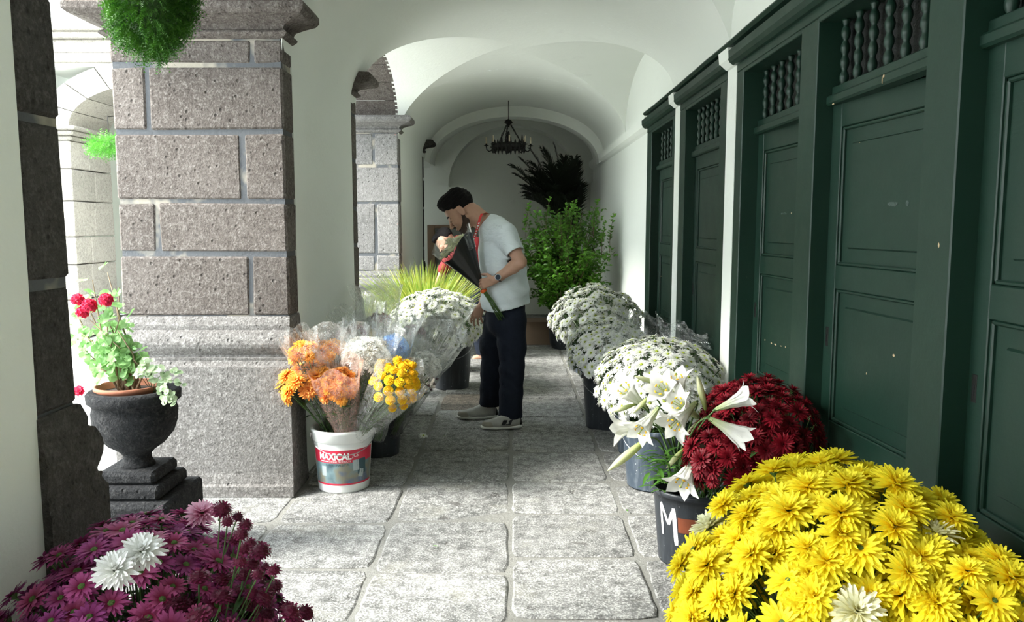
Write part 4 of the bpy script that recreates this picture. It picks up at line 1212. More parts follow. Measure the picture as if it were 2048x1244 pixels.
# ================================================================ bouquets on the left
def wrapper(t, base, ax, L, r, seed, mat, lip=.10, r0=.035, w=None, name='wrapper'):
    """crinkled film cone; flares past the flowers into pointed corners"""
    rr = random.Random(seed); m = MB(); n = 36; k0 = 14
    ax = ax.normalized(); u = ax.cross(Vector((.1, 1, .2))).normalized(); v = ax.cross(u)
    ph = [rr.uniform(0, 6) for _ in range(5)]
    vs = []
    for j in range(k0+1):
        q = j/k0; l = q*(L+lip)
        rad = r0 + (r-r0)*min(1, (l/L))**.9 + max(0, l-L)*.25
        for k in range(n):
            a = 2*pi*k/n
            f = 1 + .05*sin(7*a+ph[0]+q*3) + .035*sin(13*a+ph[1]-q*4) + .09*cos(2*a+ph[2])*q + .055*rr.uniform(-1, 1)
            top = (.055*abs(cos(a*1.5+ph[3])) + .015*sin(5*a+ph[4]))*max(0, q-.55)/.45
            p = base + ax*(l+top*1.3) + (u*cos(a) + v*sin(a))*rad*f
            vs.append(p)
    F = [(j*n+k, j*n+(k+1)%n, (j+1)*n+(k+1)%n, (j+1)*n+k) for j in range(k0) for k in range(n)]
    m.add(vs, F); o = m.build(name, MAT[mat], t, False); return o
def bouquet(label, uvb, yb, uvf, yf, kinds, n, size, rpx, film, seed, lip=.10, name='wrapped_bouquet', squash=.6, leafn=30, wscale=1.3, group=None, stretch=0, cat='bouquet'):
    base = PY(uvb[0], uvb[1], yb); c = PY(uvf[0], uvf[1], yf); rad = rpx*yf/FPX
    t = thing(name, label, cat, base, group=group); rr = random.Random(seed)
    ax = (c-base); L = ax.length; ax.normalize(); q0 = ax.to_track_quat('Z', 'Y'); H = []
    for k in range(n):
        z = 1-1.25*(k+.5)/n; a = k*2.39996; s = sqrt(max(0, 1-z*z))
        d = Vector((s*cos(a), s*sin(a), z)); p = c + (q0 @ Vector((d.x*rad, d.y*rad, d.z*rad*(squash+stretch))))*rr.uniform(.9, 1.08)
        dd = (q0 @ d + ax*.6 + Vector((rr.uniform(-.2, .2),)*3)).normalized()
        H.append((p-base, dd)); inst('flower', rr.choice(kinds), t, p-base, face(dd, rr.uniform(0, 6)), size*rr.uniform(.88, 1.12))
    m = MB()
    for p, d in H:
        a = Vector((rr.uniform(-.02, .02), rr.uniform(-.02, .02), 0)); m.tube([a, a.lerp(p, .6)-Vector(d)*.02, p-Vector(d)*.01], .0026, 4, cap=False)
    m.build('stems', MAT['stem'], t, True)['kind'] = 'stuff'
    if leafn:
        ml = MB()
        for k in range(leafn):
            p, d = rr.choice(H); q = p*rr.uniform(.25, .85); a = rr.uniform(0, 6.3)
            leaf_blade(ml, q, (q0 @ Vector((cos(a), sin(a), rr.uniform(.2, 1.4)))), ax, rr.uniform(.05, .09), .028)
        ml.build('leaves', MAT['mum_leaf'], t)['kind'] = 'stuff'
    if film: wrapper(t, Vector((0, 0, 0)), ax, L*1.0, rad*wscale, seed, film, lip)
    return t
G = 'bouquets in clear film'
bouquet('loose bunch of bright orange chrysanthemums in the white pail, without film', (668, 880), 4.30, (612, 768), 4.22, ORG, 17, 1.12, 46, None, 1, name='orange_chrysanthemums', squash=.9, leafn=14, cat='flowers')
bouquet('orange bouquet in pinkish film at the front of the white pail', (695, 885), 4.26, (676, 778), 4.16, ORG, 34, .72, 35, 'pink_film', 2, lip=.10, squash=1.1, leafn=60, wscale=1.25, group=G)
bouquet('orange bouquet in clear film at the back of the white pail', (675, 870), 4.40, (655, 712), 4.42, ORG, 24, .9, 44, 'milky_film', 3, lip=.12, group=G)
bouquet('pale orange flowers in film leaning on the stone pier corner', (660, 870), 4.34, (606, 705), 4.12, ORG, 8, .8, 24, 'clear_film', 33, lip=.06, group=G)
bouquet('bouquet of dense white chrysanthemums in milky film behind the orange one', (705, 880), 4.38, (732, 720), 4.36, WBL, 42, .95, 41, 'clear_film', 4, lip=.16, squash=1.0, leafn=60, group=G)
bouquet('bouquet of yellow ball flowers in clear film tilting to the right', (712, 880), 4.26, (786, 778), 4.12, [CRA], 42, .92, 40, 'clear_film', 5, lip=.07, squash=.9, stretch=.8, leafn=50, wscale=1.25, group=G)
bouquet('bouquet of blue chrysanthemums in clear film', (755, 880), 4.55, (786, 698), 4.48, [BLU], 30, .75, 23, 'clear_film', 6, lip=.16, squash=1.1, wscale=1.7, group=G)
bouquet('white bouquet in film pointing right past the yellow ball flowers', (785, 870), 4.90, (852, 728), 4.72, WBL, 18, .75, 25, 'clear_film', 7, lip=.20, wscale=1.6, group=G)
bouquet('small white bouquet in film between the blue and the far white ones', (790, 850), 5.0, (815, 705), 5.05, DSY, 22, 1.0, 22, 'clear_film', 8, lip=.12, wscale=1.5, group=G)
bouquet('pale pink and white bouquet in film behind the blue one', (800, 840), 5.4, (828, 668), 5.45, [PPK, WBL[0]], 12, .7, 22, 'clear_film', 9, lip=.12, wscale=1.5, group=G)
bouquet('white bouquet in film leaning over the mound of daisies', (812, 820), 5.5, (882, 652), 5.45, WBL, 16, .8, 26, 'clear_film', 10, lip=.14, wscale=1.6, group=G)
bouquet('dark red bouquet in tall film against the far edge of the pier', (775, 830), 5.6, (758, 642), 5.75, RED, 14, .8, 22, 'milky_film', 11, lip=.22, wscale=1.6, group=G)
bouquet('dim pinkish bouquet in film low against the white pier face', (760, 850), 5.3, (702, 668), 5.25, [PPK, WBL[1]], 12, .75, 24, 'clear_film', 12, lip=.12, wscale=1.4, group=G)
bouquet('greenish white bouquet in film behind the white one', (765, 830), 5.5, (725, 655), 5.6, WBL, 12, .7, 22, 'clear_film', 13, lip=.12, wscale=1.5, group=G)
# dark buttons poking out
t = thing('dark_button_flowers', 'sprig of tiny dark buttons poking out right of the yellow ball flowers', 'flowers', PY(800, 830, 4.95)); H = []
for (u, v) in ((872, 742), (866, 752), (858, 760), (868, 768), (874, 758), (857, 772), (850, 785), (862, 780)):
    p = PY(u, v, 4.8) - t.location; d = Vector((.6, -.3, .6)).normalized(); H.append((p, d)); inst('bud', POMS, t, p, face(d), .75)
greens(t, Vector((0, 0, 0)), H, 3, 6, L=.03, stem_r=.0013)
# films lying over the right-hand mounds
def sheet(label, pts, seed, mat='clear_film', cat='film'):
    rr = random.Random(seed); m = MB(); n = 22; P = [PY(u, v, y) for (u, v, y) in pts]; c = sum(P, Vector((0, 0, 0)))/4
    vs = []
    for i in range(n+1):
        for j in range(n+1):
            a, b = i/n, j/n; p = P[0]*(1-a)*(1-b) + P[1]*a*(1-b) + P[2]*a*b + P[3]*(1-a)*b
            e = .5*sin(9*a+3*b+seed)+.5*sin(5*b-7*a+seed*2)+.4*sin(17*a*b+seed)
            vs.append(p - c + Vector((rr.uniform(-.006, .006), -.03*e+rr.uniform(-.01, .01), .022*sin(11*a+seed)*b + rr.uniform(-.006, .006))))
    m.add(vs, [(i*(n+1)+j, (i+1)*(n+1)+j, (i+1)*(n+1)+j+1, i*(n+1)+j+1) for i in range(n) for j in range(n)])
    o = m.build('crumpled_film', MAT[mat], None, True); o.location = c; tag(o, label, cat, 'loose clear film over the daisies')
    return o
sheet('crumpled clear film standing up behind the wide daisy mound', [(1215, 700, 5.2), (1340, 708, 5.0), (1318, 632, 5.3), (1232, 610, 5.45)], 1)
sheet('crumpled clear film lying towards the green door behind the daisies', [(1325, 690, 4.95), (1425, 700, 4.7), (1412, 668, 4.75), (1310, 628, 5.0)], 2)
sheet('clear film draped at the left shoulder of the wide daisy mound', [(1188, 735, 5.3), (1250, 712, 5.1), (1262, 640, 5.2), (1205, 662, 5.4)], 3)

# ================================================================ striped grass
def grass_plant(label, base, n, hgt, spread, seed, group=None, mat='grass_blade'):
    t = thing('striped_grass', label, 'plant', base, group=group); rr = random.Random(seed); m = MB()
    for k in range(n):
        a = rr.uniform(0, 6.283); q = sqrt(rr.random()); L = hgt*rr.uniform(.65, 1.12)
        p = Vector((cos(a)*q*.16*spread/.45, sin(a)*q*.13*spread/.45, 0)); out = Vector((cos(a), sin(a), 0))*spread*q*rr.uniform(.5, 1.15) + Vector((rr.gauss(0, .06), rr.gauss(0, .06), 0))
        w = rr.uniform(.0025, .0065); pts = []
        for j in range(5):
            s = j/4; pts.append(p + out*(s**1.25) + Vector((0, 0, L*(s - .22*q*s*s))))
        sd = Vector((rr.uniform(-1, 1), rr.uniform(-.5, .5), 0)).normalized()
        vs = []
        for j, c in enumerate(pts):
            ww = w*(1-.12*j) if j < 4 else .0006; vs += [c-sd*ww, c+sd*ww]
        m.add(vs, [(2*j, 2*j+1, 2*j+3, 2*j+2) for j in range(4)])
    o = m.build('blades', MAT[mat], t); o['kind'] = 'stuff'
    return t
grass_plant('spiky green and yellow striped grass behind the left daisy mound', (-.86, 7.75, .42), 900, .66, .52, 1)
grass_plant('striped grass in film at the edge of the second arch', (-1.28, 6.72, .40), 240, .50, .22, 2)
o = bucket('flower_bucket', 'black bucket at the edge of the second arch under the smaller grass', -1.28, 6.72, .15, .42, 'bucket_black', handle=False, group='flower buckets along the walk')
t = thing('grass_film', 'milky film sleeve around the smaller striped grass', 'film', (-1.26, 6.60, .60))
wrapper(t, Vector((0, 0, -.1)), Vector((.15, -.1, 1)), .25, .16, 77, 'milky_film', .04, name='film_sleeve', r0=.12)

# ================================================================ bush and palm
def bush():
    base = Vector((.62, 9.35, .0)); t = thing('leafy_bush', 'glossy green leafy bush standing before the end wall', 'bush', base); rr = random.Random(3)
    m = MB(); ml = MB(); tips = []
    for k in range(170):
        a = rr.uniform(0, 6.283); q = sqrt(rr.random()); z = rr.uniform(.5, 1.62)
        bulge = .62*sin(pi*min(1, max(0, (z-.25)/1.75)))**.6
        end = Vector((cos(a)*q*bulge, sin(a)*q*bulge*.9, z + .12*(1-q)))
        if base.x+end.x > 1.2: end.x = 1.2 - base.x - rr.uniform(0, .1)
        st = Vector((cos(a)*.08, sin(a)*.08, .35)); mid = st.lerp(end, .5) + Vector((0, 0, .12))
        pts = [st, st.lerp(mid, .5), mid, mid.lerp(end, .5)+Vector((0, 0, .03)), end]
        m.tube(pts, [.006, .005, .004, .003, .0018], 4, cap=False)
        tips.append(pts)
    for pts in tips:
        for k in range(62):
            s = rr.uniform(.25, 1.0)*4; i = min(3, int(s)); p = pts[i].lerp(pts[i+1], s-i) + Vector((rr.uniform(-.05, .05), rr.uniform(-.05, .05), rr.uniform(-.05, .05)))
            a = rr.uniform(0, 6.28); d = Vector((cos(a), sin(a), rr.uniform(-.1, 1.2)))
            if base.x + p.x > 1.19: continue
            leaf_blade(ml, p, d, Vector((rr.uniform(-.6, .6), -.5+rr.uniform(-.5, .5), .8)), rr.uniform(.042, .072), rr.uniform(.026, .042), bend=.15)
    # upright shoots on the right and top
    for (u, v0, v1) in ((1195, 440, 400), (1228, 470, 425), (1100, 430, 395), (1060, 440, 405), (1150, 430, 402), (1212, 480, 440)):
        a = PY(u-8, v0, 9.1)-base; b = PY(u, v1, 9.0)-base; m.tube([a-Vector((0,0,.2)), a, b], [.004, .003, .0012], 4, cap=False)
        for k in range(34):
            p = a.lerp(b, rr.uniform(-.4, 1)); g = rr.uniform(0, 6.28)
            leaf_blade(ml, p, Vector((cos(g), sin(g), .9)), Vector((0, -.6, .8)), rr.uniform(.035, .055), .028)
    m.build('branches', MAT['twig'], t)['kind'] = 'stuff'; ml.build('foliage', MAT['bush_leaf'], t)['kind'] = 'stuff'
    mm = MB(); mm.lathe([(.14, 0), (.17, .05), (.20, .36), (.22, .37), (.22, .40), (.19, .40), (.18, .36)], 28); mm.build('pot', MAT['bucket_black'], t, True)
bush()
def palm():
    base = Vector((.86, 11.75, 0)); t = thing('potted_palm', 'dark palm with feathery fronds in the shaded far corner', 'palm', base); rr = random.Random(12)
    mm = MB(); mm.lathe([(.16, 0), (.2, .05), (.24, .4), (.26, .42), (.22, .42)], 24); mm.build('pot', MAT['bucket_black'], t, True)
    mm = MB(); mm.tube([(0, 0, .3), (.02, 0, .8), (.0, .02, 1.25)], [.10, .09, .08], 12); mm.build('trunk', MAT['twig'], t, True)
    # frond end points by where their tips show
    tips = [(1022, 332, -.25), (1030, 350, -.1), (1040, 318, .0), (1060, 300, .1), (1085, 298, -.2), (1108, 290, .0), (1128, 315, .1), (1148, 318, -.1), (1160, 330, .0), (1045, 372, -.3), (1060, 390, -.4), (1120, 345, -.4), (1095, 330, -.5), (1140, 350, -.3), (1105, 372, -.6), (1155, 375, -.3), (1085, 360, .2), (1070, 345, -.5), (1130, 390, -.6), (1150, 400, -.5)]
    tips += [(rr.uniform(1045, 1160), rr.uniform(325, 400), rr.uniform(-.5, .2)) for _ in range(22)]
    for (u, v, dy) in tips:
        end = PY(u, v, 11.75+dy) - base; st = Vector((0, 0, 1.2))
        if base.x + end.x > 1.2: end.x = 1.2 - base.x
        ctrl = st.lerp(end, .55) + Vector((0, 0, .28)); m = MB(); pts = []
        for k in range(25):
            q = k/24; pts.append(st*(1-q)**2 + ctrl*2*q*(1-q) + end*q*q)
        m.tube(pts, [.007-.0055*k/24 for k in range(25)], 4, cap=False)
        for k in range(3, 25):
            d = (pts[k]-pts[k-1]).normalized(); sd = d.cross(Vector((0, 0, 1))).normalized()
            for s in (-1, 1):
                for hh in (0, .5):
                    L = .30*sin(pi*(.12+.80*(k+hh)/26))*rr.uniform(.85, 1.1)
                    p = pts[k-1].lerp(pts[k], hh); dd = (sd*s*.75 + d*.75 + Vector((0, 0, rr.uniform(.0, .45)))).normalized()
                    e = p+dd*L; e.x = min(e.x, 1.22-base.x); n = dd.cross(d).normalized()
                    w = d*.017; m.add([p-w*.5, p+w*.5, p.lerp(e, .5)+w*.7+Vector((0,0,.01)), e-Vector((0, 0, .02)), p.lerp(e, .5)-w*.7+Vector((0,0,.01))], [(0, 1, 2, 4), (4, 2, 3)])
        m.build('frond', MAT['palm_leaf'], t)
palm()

# ================================================================ urn and geranium
UX, UY = -1.65, 3.42
def urn():
    t = thing('stone_urn', 'dark rough stone urn on a stepped pedestal under the first arch', 'urn', (UX, UY, 0), rz=.0)
    rim = PY(265, 778, UY).z; k = 1.0
    m = MB(); z0 = .395
    prof = [(.001, z0), (.075, z0), (.070, z0+.015), (.058, z0+.035), (.058, z0+.055), (.075, z0+.075), (.118, z0+.105), (.155, z0+.150), (.172, z0+.20), (.176, z0+.25), (.168, rim-.07), (.176, rim-.055), (.190, rim-.045), (.192, rim-.012), (.180, rim), (.150, rim), (.140, rim-.05), (.001, rim-.06)]
    m.lathe(prof, 40); m.build('bowl', MAT['basalt'], t, True)
    for (a, b, h0, h1) in ((.205, .205, 0, .285), (.155, .155, .285, .345), (.125, .125, .345, .40)):
        m = MB(); m.box((-a, -b, h0), (a, b, h1), ch=.014); o = m.build('pedestal_step', MAT['basalt'], t)
    return rim
rim = urn()
def geranium(rim):
    gx, gy = UX-.02, UY; base = Vector((gx, gy, rim-.045))
    t = thing('geranium', 'potted geranium with scalloped leaves and red flowers in the stone urn', 'plant', base); rr = random.Random(17)
    m = MB(); m.lathe([(.10, -.08), (.135, .045), (.142, .05), (.142, .065), (.132, .065), (.125, .03), (.001, .03)], 32); m.build('terracotta_pot', MAT['terracotta'], t, True)
    m = MB(); m.lathe([(.001, .04), (.125, .035)], 20); m.build('soil', MAT['soil'], t)
    def sleaf():
        mm = MB(); n = 18; vs = [(0, 0, 0)]
        for k in range(n):
            a = 2*pi*k/n + .17; r = (.5 if k % 2 else .44) * (1 - .0*cos(a)); notch = .25 if k == 0 else 1
            vs.append((r*cos(a)*notch, r*sin(a)*notch, .10*sin(3*a)*.6 + .08))
        mm.add(vs, [(0, 1+k, 1+(k+1) % n) for k in range(n)]); return mm.mesh('leaf', MAT['geranium_leaf'])
    LM = sleaf(); st = MB(); stems = []
    targets = [(215, 545), (185, 560), (165, 590), (238, 575), (230, 600), (205, 620), (180, 640), (195, 665), (235, 660), (245, 680), (225, 700), (262, 692), (255, 710), (170, 700), (185, 730), (215, 735), (160, 665), (240, 635), (200, 700), (268, 720), (150, 620), (210, 585)]
    for (u, v) in targets:
        e = PY(u, v, UY + rr.uniform(-.10, .10)) - base; s0 = Vector((rr.uniform(-.06, .05), rr.uniform(-.04, .04), .04)); mid = s0.lerp(e, .5) + Vector((rr.uniform(-.04, .04), rr.uniform(-.03, .03), .03))
        pts = [s0, s0.lerp(mid, .6)+Vector((.01, 0, 0)), mid, e]; st.tube(pts, [.006, .0045, .0035, .002], 5); stems.append(pts)
    st.build('stems', MAT['twig_pale'], t, True)
    for pts in stems:
        for k in range(10):
            q = rr.uniform(1.2, 3.0); i = min(2, int(q)); p = pts[i].lerp(pts[i+1], q-i) + Vector((rr.uniform(-.045, .045), rr.uniform(-.05, .05), rr.uniform(-.03, .04)))
            d = Vector((rr.uniform(-.6, .6), -.5+rr.uniform(-.6, .6), rr.uniform(.2, 1))).normalized()
            inst('leaf', LM, t, p, face(d, rr.uniform(0, 6)), rr.uniform(.035, .062))
    mm = MB()
    for k in range(5):
        petal(mm, 2*pi*k/5, .002, .016, .014, .1, .0, 0, 2, 0, 0)
    FM = mm.mesh('geranium_floret', MAT['geranium_petal'])
    for (u, v, n, r) in ((178, 612, 26, .028), (212, 600, 20, .024), (156, 600, 14, .022), (165, 625, 14, .02), (158, 782, 8, .016)):
        c = PY(u, v, UY-.08) - base
        for k in range(n):
            z = 1-1.6*(k+.5)/n; a = k*2.4; s = sqrt(max(0, 1-z*z)); d = Vector((s*cos(a), s*sin(a)-.2, z)).normalized(); inst('floret', FM, t, c+d*r, face(d), 1.0)
geranium(rim)
def trailing():
    base = Vector((UX+.10, UY-.04, rim-.01)); t = thing('trailing_plant', 'pale small leaved trailing plant spilling over the right rim of the urn', 'plant', base); rr = random.Random(19)
    lm = MB(); n = 10; lm.add([(0, 0, 0)] + [(.5*cos(2*pi*k/n), .42*sin(2*pi*k/n), .06) for k in range(n)], [(0, 1+k, 1+(k+1) % n) for k in range(n)]); LM = lm.mesh('small_leaf', MAT['pale_leaf'])
    st = MB()
    for (u, v, u2, v2) in ((285, 740, 300, 722), (290, 752, 330, 735), (310, 760, 362, 742), (320, 765, 365, 768), (325, 770, 330, 812), (325, 765, 352, 812), (300, 758, 318, 740), (335, 780, 345, 800), (280, 750, 290, 735)):
        a = PY(u, v, UY-.10)-base; b = PY(u2, v2, UY-.14)-base; mid = a.lerp(b, .5)+Vector((0, -.02, .02)); st.tube([Vector((0, 0, 0)), a, mid, b], .0014, 4)
        for k in range(15):
            p = (a.lerp(mid, k/7) if k < 7 else mid.lerp(b, (k-7)/8)) + Vector((rr.uniform(-.014, .014), rr.uniform(-.014, .014), rr.uniform(-.012, .012)))
            d = Vector((rr.uniform(-.5, .7), -.6, rr.uniform(.1, 1))).normalized(); inst('small_leaf', LM, t, p, face(d, rr.uniform(0, 6)), rr.uniform(.018, .030))
    st.build('stems', MAT['stem'], t, True)
trailing()

# ================================================================ hanging greenery
def fuzz_ball(label, c, rad, n, L, mat, seed, droop=.4, W=.004):
    t = thing('hanging_fern', label, 'plant', c); rr = random.Random(seed); m = MB()
    for k in range(n):
        z = rr.uniform(-1, 1); a = rr.uniform(0, 6.283); s = sqrt(1-z*z); d = Vector((s*cos(a), s*sin(a), z))
        p = Vector((d.x*rad[0], d.y*rad[1], d.z*rad[2]))*rr.uniform(.72, 1)*(1+.10*sin(5*a+seed)+.09*sin(4*z+3*a))
        dd = (d + Vector((rr.uniform(-.5, .5), rr.uniform(-.5, .5), -droop+rr.uniform(-.4, .4)))).normalized()
        l = L*rr.uniform(.6, 1.2); sd = dd.cross(Vector((rr.uniform(-1, 1), rr.uniform(-1, 1), .4))).normalized()
        # a little feather: rachis with three pairs of leaflets
        for j in range(4):
            q = p + dd*l*(j+.6)/4
            for sgn in (-1, 1):
                e = q + (sd*sgn*.8+dd*.7)*l*.26*(1-.15*j); m.add([q-dd*W*.6, q+dd*W*.6, e], [(0, 1, 2)])
        m.add([p-sd*W*.25, p+sd*W*.25, p+dd*l], [(0, 1, 2)])
    m.build('fronds', MAT[mat], t)['kind'] = 'stuff'
    return t
c = PY(300, 0, 3.35); t = fuzz_ball('bushy green fern ball hanging in front of the pier capital', c, (.155, .15, .21), 5200, .055, 'moss_frond', 1)
m = MB(); m.tube([(0, 0, .1), (0, 0, 2.98-c.z)], .004, 6); m.build('hanging_wire', MAT['iron'], t); m = MB(); m.sphere((0, 0, 0), (.12, .115, .16), 14, 10); m.build('moss_core', MAT['mum_leaf'], t, True)
c = PY(218, 288, 9.75); t = fuzz_ball('small bright green fern hanging in the far courtyard arch', c, (.20, .16, .07), 600, .13, 'bright_frond', 2, .8, .008)
m = MB(); m.tube([(0, .0, 0), (0, .0, .32), (0, .95, .5)], .006, 6); m.build('hanging_wire', MAT['iron'], t)

# ---- fallen bits on the floor
p = PZ(847, 875); o = inst('fallen_flower', DSY[0], None, (p.x, p.y, .012), face((.1, -.2, 1)), 1.1); tag(o, 'single fallen white daisy on the floor left of the shoes', 'flower')
lm = MB(); leaf_blade(lm, Vector((0, 0, 0)), Vector((1, .3, 0)), Vector((0, 0, 1)), .05, .02, bend=-.1); LEAFM = lm.mesh('fallen_leaf', MAT['bud_petal'])
LEAFG = lm.mesh('fallen_leaf', MAT['lily_leaf'])
for i, (u, v, me, lab) in enumerate(((885, 875, LEAFM, 'pale fallen leaf just right of the fallen daisy'), (1255, 1026, LEAFG, 'small green leaf scrap on the floor left of the lettered bucket'), (877, 1096, LEAFG, 'tiny green leaf scrap in the middle of the bright floor'), (1140, 790, LEAFM, 'pale petal on the floor behind the man'))):
    p = PZ(u, v); o = inst('fallen_leaf', me, None, (p.x, p.y, .008), Quaternion((0, 0, 1), i*1.3), .55); tag(o, lab, 'leaf', 'scraps on the floor')
# ================================================================ smooth solid figures (distance fields turned into one surface)
class Field:
    def __init__(s, lo, hi, h):
        s.lo = np.array(lo, float); s.h = h
        s.n = np.ceil((np.array(hi)-s.lo)/h).astype(int)+1
        s.F = np.full(s.n, .06, np.float32)
    def _box(s, pts, pad):
        a = np.min(pts, 0)-pad; b = np.max(pts, 0)+pad
        i0 = np.clip(np.floor((a-s.lo)/s.h).astype(int), 0, s.n-1); i1 = np.clip(np.ceil((b-s.lo)/s.h).astype(int)+1, 1, s.n)
        g = [s.lo[k]+s.h*np.arange(i0[k], i1[k]) for k in range(3)]
        P = np.stack(np.meshgrid(*g, indexing='ij'), -1).astype(np.float32)
        return tuple(slice(i0[k], i1[k]) for k in range(3)), P
    def _put(s, sl, d, k, sub=False):
        cur = s.F[sl]
        if sub:
            d = -d; h = np.clip(.5+.5*(d-cur)/k, 0, 1); s.F[sl] = cur*(1-h)+d*h + k*h*(1-h)
        else:
            h = np.clip(.5+.5*(cur-d)/k, 0, 1); s.F[sl] = cur*(1-h)+d*h - k*h*(1-h)
    def cone(s, a, b, ra, rb, k=.02, ax=None, sc=1.0, sub=False):
        a = np.array(a, float); b = np.array(b, float)
        sl, P = s._box([a, b], max(ra, rb)*max(1, sc)+.06)
        ab = b-a; L2 = max(1e-9, float(ab@ab))
        t_ = np.clip(((P-a)@ab)/L2, 0, 1); q = P-(a+t_[..., None]*ab)
        if ax is not None:
            ax = np.array(ax, float); ax /= np.linalg.norm(ax); c = q@ax; q = q + (c*(1/sc-1))[..., None]*ax
        d = np.sqrt((q*q).sum(-1)) - (ra+t_*(rb-ra))
        s._put(sl, d, k, sub)
    def ell(s, c, r, M=None, k=.02, sub=False):
        c = np.array(c, float); r = np.array(r, float)
        sl, P = s._box([c], max(r)+.06)
        q = P-c
        if M is not None: q = q@np.array(M, float)
        q = q/r; l = np.sqrt((q*q).sum(-1))+1e-6; g = np.sqrt(((q/r)**2).sum(-1))+1e-6
        s._put(sl, l*(l-1)/g, k, sub)
    def chain(s, pts, rad, k=.02, ax=None, sc=1.0):
        for i in range(len(pts)-1): s.cone(pts[i], pts[i+1], rad[i], rad[i+1], k, ax, sc)
    def mesh(s, name, mats, F=None, smooth=1):
        F = s.F if F is None else F
        n = F.shape; ins = F < 0
        c = np.zeros((n[0]-1, n[1]-1, n[2]-1), np.int8)
        for dx in (0, 1):
            for dy in (0, 1):
                for dz in (0, 1): c += ins[dx:n[0]-1+dx, dy:n[1]-1+dy, dz:n[2]-1+dz]
        act = (c > 0) & (c < 8); idx = -np.ones(act.shape, int); A = np.argwhere(act); idx[act] = np.arange(len(A))
        acc = np.zeros((len(A), 3)); cnt = np.zeros(len(A))
        offs = [(x, y, z) for x in (0, 1) for y in (0, 1) for z in (0, 1)]
        for o in offs:
            for axx in range(3):
                if o[axx]: continue
                p = list(o); p[axx] = 1
                fa_ = F[A[:, 0]+o[0], A[:, 1]+o[1], A[:, 2]+o[2]]; fb = F[A[:, 0]+p[0], A[:, 1]+p[1], A[:, 2]+p[2]]
                m = (fa_ < 0) != (fb < 0); t_ = np.where(m, fa_/np.where(m, fa_-fb, 1), 0)
                q = np.tile(np.array(o, float), (len(A), 1)); q[:, axx] = t_
                acc += q*m[:, None]; cnt += m
        V = s.lo + s.h*(A + acc/np.maximum(cnt, 1)[:, None])
        faces = []
        for axx in range(3):
            u, w = [(1, 2), (2, 0), (0, 1)][axx]
            sl0 = [slice(None)]*3; sl1 = [slice(None)]*3; sl0[axx] = slice(0, n[axx]-1); sl1[axx] = slice(1, n[axx])
            a = ins[tuple(sl0)]; b = ins[tuple(sl1)]; E = np.argwhere(a != b)
            E = E[(E[:, u] > 0) & (E[:, u] < n[u]-1) & (E[:, w] > 0) & (E[:, w] < n[w]-1)]
            fl = a[E[:, 0], E[:, 1], E[:, 2]]
            def g(du, dw):
                e = E.copy(); e[:, u] -= du; e[:, w] -= dw; return idx[e[:, 0], e[:, 1], e[:, 2]]
            q = np.stack([g(1, 1), g(0, 1), g(0, 0), g(1, 0)], 1); q[~fl] = q[~fl][:, ::-1]; faces.append(q)
        Q = np.concatenate(faces)
        for _ in range(smooth):
            S_ = np.zeros_like(V); C_ = np.zeros(len(V))
            for i in range(4):
                a, b = Q[:, i], Q[:, (i+1) % 4]; np.add.at(S_, a, V[b]); np.add.at(C_, a, 1)
            V = V*.5 + .5*S_/np.maximum(C_, 1)[:, None]
        me = bpy.data.meshes.new(name); me.from_pydata(V.tolist(), [], Q.tolist())
        for mm in mats: me.materials.append(MAT[mm])
        me.polygons.foreach_set('use_smooth', [True]*len(Q)); me.update(); return me
def v3(p): return np.array([p[0], p[1], p[2]], float)

def hand(f, w, d, n, s, curl, sc=1.0, spread=.0, thumb=.5):
    """wrist w, direction d of the fingers, n the side they curl to, s the thumb side"""
    d, n, s = [v3(x)/np.linalg.norm(v3(x)) for x in (d, n, s)]; w = v3(w)
    base = []
    for i, (o, L) in enumerate(((.030, .088), (.010, .092), (-.010, .087), (-.028, .078))):
        k0 = w + d*.012*sc + s*o*.55*sc; k1 = w + d*L*sc + s*o*sc
        f.cone(k0, k1, .0155*sc, .0115*sc, .008, n, .85); base.append(k1)
    for i, (b, L, fanout) in enumerate(zip(base, (.072, .080, .074, .058), (.10, .03, -.05, -.14))):
        dd = d + s*fanout*(1+spread*3); dd /= np.linalg.norm(dd); p = b; a = 0
        c = curl[i] if hasattr(curl, '__len__') else curl
        for j, (fr, rr_) in enumerate(((.44, .0092), (.31, .0082), (.25, .0072))):
            a += c*(1.0, 1.15, .8)[j]; q = p + (dd*cos(a)+n*sin(a))*L*fr*sc; f.cone(p, q, rr_*sc*1.05, rr_*sc*.95, .0025); p = q
    t0 = w + d*.022*sc + s*.022*sc; td = d*.62 + s*.62 + n*(.25+.3*thumb); td /= np.linalg.norm(td)
    t1 = t0 + td*.042*sc; td2 = d*.85 + s*.25 + n*(.1+.6*thumb); td2 /= np.linalg.norm(td2); t2 = t1 + td2*.032*sc; t3 = t2 + (td2+n*.3*thumb)*.024*sc
    f.cone(t0, t1, .0155*sc, .0115*sc, .010); f.cone(t1, t2, .0108*sc, .0098*sc, .003); f.cone(t2, t3, .0096*sc, .008*sc, .003)

